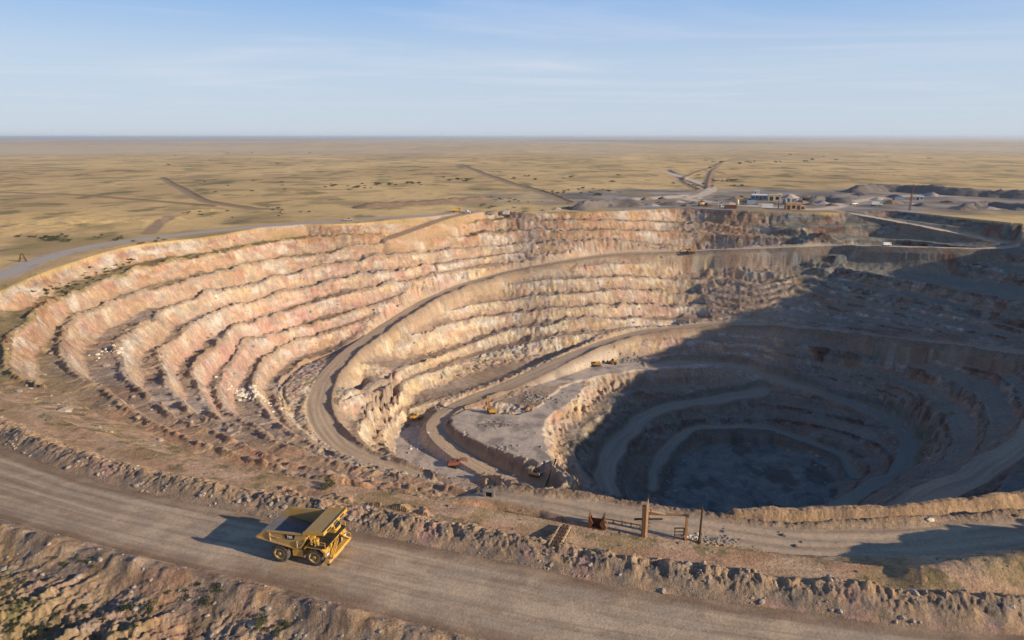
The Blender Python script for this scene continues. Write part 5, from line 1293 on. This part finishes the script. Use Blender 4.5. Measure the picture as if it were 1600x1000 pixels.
scatter('bench_rubble', 'fallen rocks lying along the pit benches', 'rubble', pts, .5+1.6*np.random.default_rng(7).random(len(pts))**5, rock_mesh(4), M_ROCK, 14)
def pile(label, px, py, spread, n, size, mat, seed):
    c = place(px, py); g = np.random.default_rng(seed); q = np.array([[c.x, c.y]])+g.normal(0, 1, (n, 2))*np.array(spread)
    return scatter('rock_pile', label, 'rock pile', q, np.full(n, size), rock_mesh(seed), mat, seed+1)
M_PALE = simple_mat('pale_quarried_rock', (222, 204, 176), .9, var=.15, scale=.4)
M_GREYR = simple_mat('grey_quarried_rock', (150, 136, 120), .95, var=.2, scale=.4)
pile('pile of pale quarried rocks on the left benches', 388, 614, (4.5, 3.2), 150, 1.5, M_PALE, 61)
pile('grey rubble pile beside the wheel loader on the middle pit floor', 995, 563, (7, 4), 160, 1.5, M_GREYR, 62)
pile('grey rubble pile at the right of the brown timber pole', 1118, 846, (1.8, .6), 90, .45, M_GREYR, 63)
pile('pale rubble at the foot of the slimmer timber post', 1079, 841, (.7, .4), 40, .4, M_PALE, 64)
pile('dark rubble heap in the middle of the grey pit pad', 775, 663, (3.2, 2.0), 110, 1.3, M_ROCKD, 65)
pile('scattered pale rocks on the benches at far left', 172, 548, (3.0, 4.0), 40, 1.3, M_PALE, 66)
pile('grey rubble mound at the upper right corner of the grey pit pad', 838, 622, (6, 3.5), 170, 1.6, M_GREYR, 67)
pile('pale rubble on the small lower pad left of the second ramp', 657, 692, (2.5, 2.5), 60, 1.1, M_PALE, 68)
pile('loose rocks along the foot of the bank on the grey pit pad', 780, 700, (4, 2.5), 60, 1.0, M_GREYR, 69)
for (px, py, s_, lab) in ((1452, 815, 1.1, 'white boulder on the windrow beyond the near ramp'), (803, 744, 1.5, 'pale boulder at the lower end of the second ramp bank'), (1588, 808, .8, 'dark boulder on the near ramp at the right edge')):
    V0, F0 = rock_mesh(int(px)); o = mk_mesh('boulder', V0*np.array([1.3, 1, .9])*s_, F0, M_PALE if 'dark' not in lab else M_ROCKD, False); pp_ = place(px, py); pp_.z += .2*s_; o.location = pp_; tag(o, lab, 'boulder')
# dry tufts on the orange bank and grassy benches
Vt, Ft = shrub_mesh(77, 26)
g = np.random.default_rng(9)
tp = along(HAUL_FAR, 6000, 5, 24, 41); tp = tp[fbm(tp[:, 0]/7, tp[:, 1]/5, 3, 163) > .08][:1700]
scatter('bank_tufts', 'dry grass tufts on the orange bank beyond the haul road', 'grass', tp, np.full(len(tp), .42), (Vt*np.array([1, 1, .8]), Ft), M_LEAF, 42)
tp = along(HAUL_NEAR, 9000, -30, -3, 43); tp = tp[(fbm(tp[:, 0]/3, tp[:, 1]/3, 3, 287)+.25*(tp[:, 0] < -40) > .12)][:2600]
scatter('slope_tufts', 'dry grass tufts on the eroded bank below the haul road', 'grass', tp, np.full(len(tp), .5), (Vt*np.array([1, 1, .8]), Ft), M_LEAF, 44)
tp = along(smooth_line(ulines[1], 6), 5200, -16, -3, 45); tp = tp[(fbm(tp[:, 0]/11, tp[:, 1]/11, 3, 46) > .1) & (tp[:, 0] < 20)][:1500]
scatter('bench_tufts', 'green scrub on the top bench of the pit', 'grass', tp, np.full(len(tp), 1.0), (Vt, Ft), M_LEAF, 47)
# spiky scrub of the plain: too many to count
n = 9000; aa = (g.random(n)-.5)*1.7; rr2 = 300*np.exp(g.random(n)*1.9); tp = np.column_stack([rr2*np.sin(aa), rr2*np.cos(aa)])
tp = tp[(~inpoly(RIMPOLY, tp[:, 0], tp[:, 1])) & (fbm(tp[:, 0]/60, tp[:, 1]/80, 4, 48) > .06)]
scatter('plain_scrub', 'low dry scrub scattered over the plain', 'scrub', tp, np.full(len(tp), 1.3), (Vt*np.array([1.2, 1.2, .6]), Ft), M_LEAF, 49)
SUN_AZ_DEG = 23; SUN_EL_DEG = 18; EXPO = 0.2; HAZE = 0.000065
# ------------------------------------------------------------------ camera, sun, sky, air
cam = bpy.data.cameras.new('camera'); co = bpy.data.objects.new('camera', cam); COL.objects.link(co)
co.location = (0, 0, H); co.rotation_euler = (math.pi/2-PITCH, 0, 0)
cam.lens = 24; cam.sensor_width = 36; cam.clip_start = .5; cam.clip_end = 200000
scene.camera = co
SUN_AZ = R(SUN_AZ_DEG)   # towards the sun: right of the view, a little behind the camera
SUN_EL = R(SUN_EL_DEG)
sv = Vector((math.cos(SUN_AZ)*math.cos(SUN_EL), -math.sin(SUN_AZ)*math.cos(SUN_EL), math.sin(SUN_EL)))
sl = bpy.data.lights.new('sun', 'SUN'); sl.energy = 5.0; sl.angle = R(.53); sl.color = (1, .895, .745)
so_ = bpy.data.objects.new('sun', sl); COL.objects.link(so_)
so_.rotation_euler = (-sv).to_track_quat('-Z', 'Y').to_euler()
w = bpy.data.worlds.new('World'); scene.world = w; w.use_nodes = True
nt = w.node_tree; nt.nodes.clear(); N = nt.nodes.new; Lk = nt.links.new
out = N('ShaderNodeOutputWorld'); bg = N('ShaderNodeBackground'); bg.inputs['Strength'].default_value = .10
sky = N('ShaderNodeTexSky'); sky.sky_type = 'NISHITA'; sky.sun_disc = False
sky.sun_elevation = SUN_EL; sky.sun_rotation = math.atan2(sv.x, sv.y)
sky.air_density = 1.0; sky.dust_density = 0.4; sky.ozone_density = 1.6; sky.altitude = 300
# thin cirrus high over the plain
tc = N('ShaderNodeTexCoord'); sep = N('ShaderNodeSeparateXYZ'); Lk(tc.outputs['Generated'], sep.inputs[0])
zz = N('ShaderNodeMath'); zz.operation = 'MAXIMUM'; zz.inputs[1].default_value = .02; Lk(sep.outputs['Z'], zz.inputs[0])
dx = N('ShaderNodeMath'); dx.operation = 'DIVIDE'; Lk(sep.outputs['X'], dx.inputs[0]); Lk(zz.outputs[0], dx.inputs[1])
dy = N('ShaderNodeMath'); dy.operation = 'DIVIDE'; Lk(sep.outputs['Y'], dy.inputs[0]); Lk(zz.outputs[0], dy.inputs[1])
cmb = N('ShaderNodeCombineXYZ'); Lk(dx.outputs[0], cmb.inputs[0]); Lk(dy.outputs[0], cmb.inputs[1])
mp = N('ShaderNodeMapping'); mp.inputs['Scale'].default_value = (.16, .30, 1); mp.inputs['Rotation'].default_value = (0, 0, R(14)); Lk(cmb.outputs[0], mp.inputs[0])
cn = N('ShaderNodeTexNoise'); cn.inputs['Scale'].default_value = 1.0; cn.inputs['Detail'].default_value = 9; cn.inputs['Roughness'].default_value = .62; cn.inputs['Distortion'].default_value = .9; Lk(mp.outputs[0], cn.inputs['Vector'])
cr = N('ShaderNodeMapRange'); cr.inputs['From Min'].default_value = .47; cr.inputs['From Max'].default_value = .80; cr.inputs['To Max'].default_value = .34; Lk(cn.outputs['Fac'], cr.inputs['Value'])
fd = N('ShaderNodeMapRange'); fd.inputs['From Min'].default_value = .015; fd.inputs['From Max'].default_value = .07; Lk(sep.outputs['Z'], fd.inputs['Value'])
ml = N('ShaderNodeMath'); ml.operation = 'MULTIPLY'; Lk(cr.outputs[0], ml.inputs[0]); Lk(fd.outputs[0], ml.inputs[1])
mx = N('ShaderNodeMix'); mx.data_type = 'RGBA'; Lk(ml.outputs[0], mx.inputs['Factor']); 
hp = N('ShaderNodeMapRange'); hp.interpolation_type = 'SMOOTHSTEP'; hp.inputs['From Min'].default_value = -.02; hp.inputs['From Max'].default_value = .30; hp.inputs['To Min'].default_value = .92; hp.inputs['To Max'].default_value = .85; Lk(sep.outputs['Z'], hp.inputs['Value'])
ramp = N('ShaderNodeValToRGB'); Lk(sep.outputs['Z'], ramp.inputs[0])
e = ramp.color_ramp.elements; e[0].position = 0; e[0].color = (.60, .69, .80, 1); e[1].position = .5; e[1].color = (.03, .11, .35, 1)
e_ = e.new(.10); e_.color = (.53, .66, .84, 1); e_ = e.new(.22); e_.color = (.16, .42, .88, 1)
gain = N('ShaderNodeVectorMath'); gain.operation = 'SCALE'; gain.inputs['Scale'].default_value = 8.5; Lk(ramp.outputs[0], gain.inputs[0])
hm = N('ShaderNodeMix'); hm.data_type = 'RGBA'; Lk(hp.outputs[0], hm.inputs['Factor']); Lk(sky.outputs[0], hm.inputs['A']); Lk(gain.outputs[0], hm.inputs['B'])
Lk(hm.outputs['Result'], mx.inputs['A']); mx.inputs['B'].default_value = (8.0, 7.6, 7.9, 1)
Lk(mx.outputs['Result'], bg.inputs[0]); Lk(bg.outputs[0], out.inputs[0])
vs = scene.view_settings; vs.view_transform = 'Standard'; vs.look = 'None'; vs.exposure = EXPO; vs.gamma = 1.0; vs.use_curve_mapping = False
if HAZE:
    bm = bmesh.new(); bmesh.ops.create_cube(bm, size=1)
    for v in bm.verts: v.co = Vector((v.co.x*190000, v.co.y*190000, -107 if v.co.z < 0 else 75))
    me = bpy.data.meshes.new('haze'); bm.to_mesh(me); bm.free()
    hz = bpy.data.objects.new('haze', me); COL.objects.link(hz); hz['kind'] = 'stuff'; hz['label'] = 'thin pale haze over the plain and pit'; hz['category'] = 'haze'
    m = bpy.data.materials.new('haze_air'); m.use_nodes = True; nt = m.node_tree; nt.nodes.clear()
    o_ = nt.nodes.new('ShaderNodeOutputMaterial'); pv = nt.nodes.new('ShaderNodeVolumePrincipled')
    pv.inputs['Color'].default_value = (.95, .97, .99, 1); pv.inputs['Density'].default_value = HAZE; pv.inputs['Anisotropy'].default_value = .2
    nt.links.new(pv.outputs[0], o_.inputs['Volume']); me.materials.append(m)
    scene.cycles.volume_max_steps = 64
scene.cycles.max_bounces = 6; scene.cycles.diffuse_bounces = 2; scene.cycles.volume_bounces = 0
scene.cycles.use_denoising = True
scene.cycles.use_light_tree = False
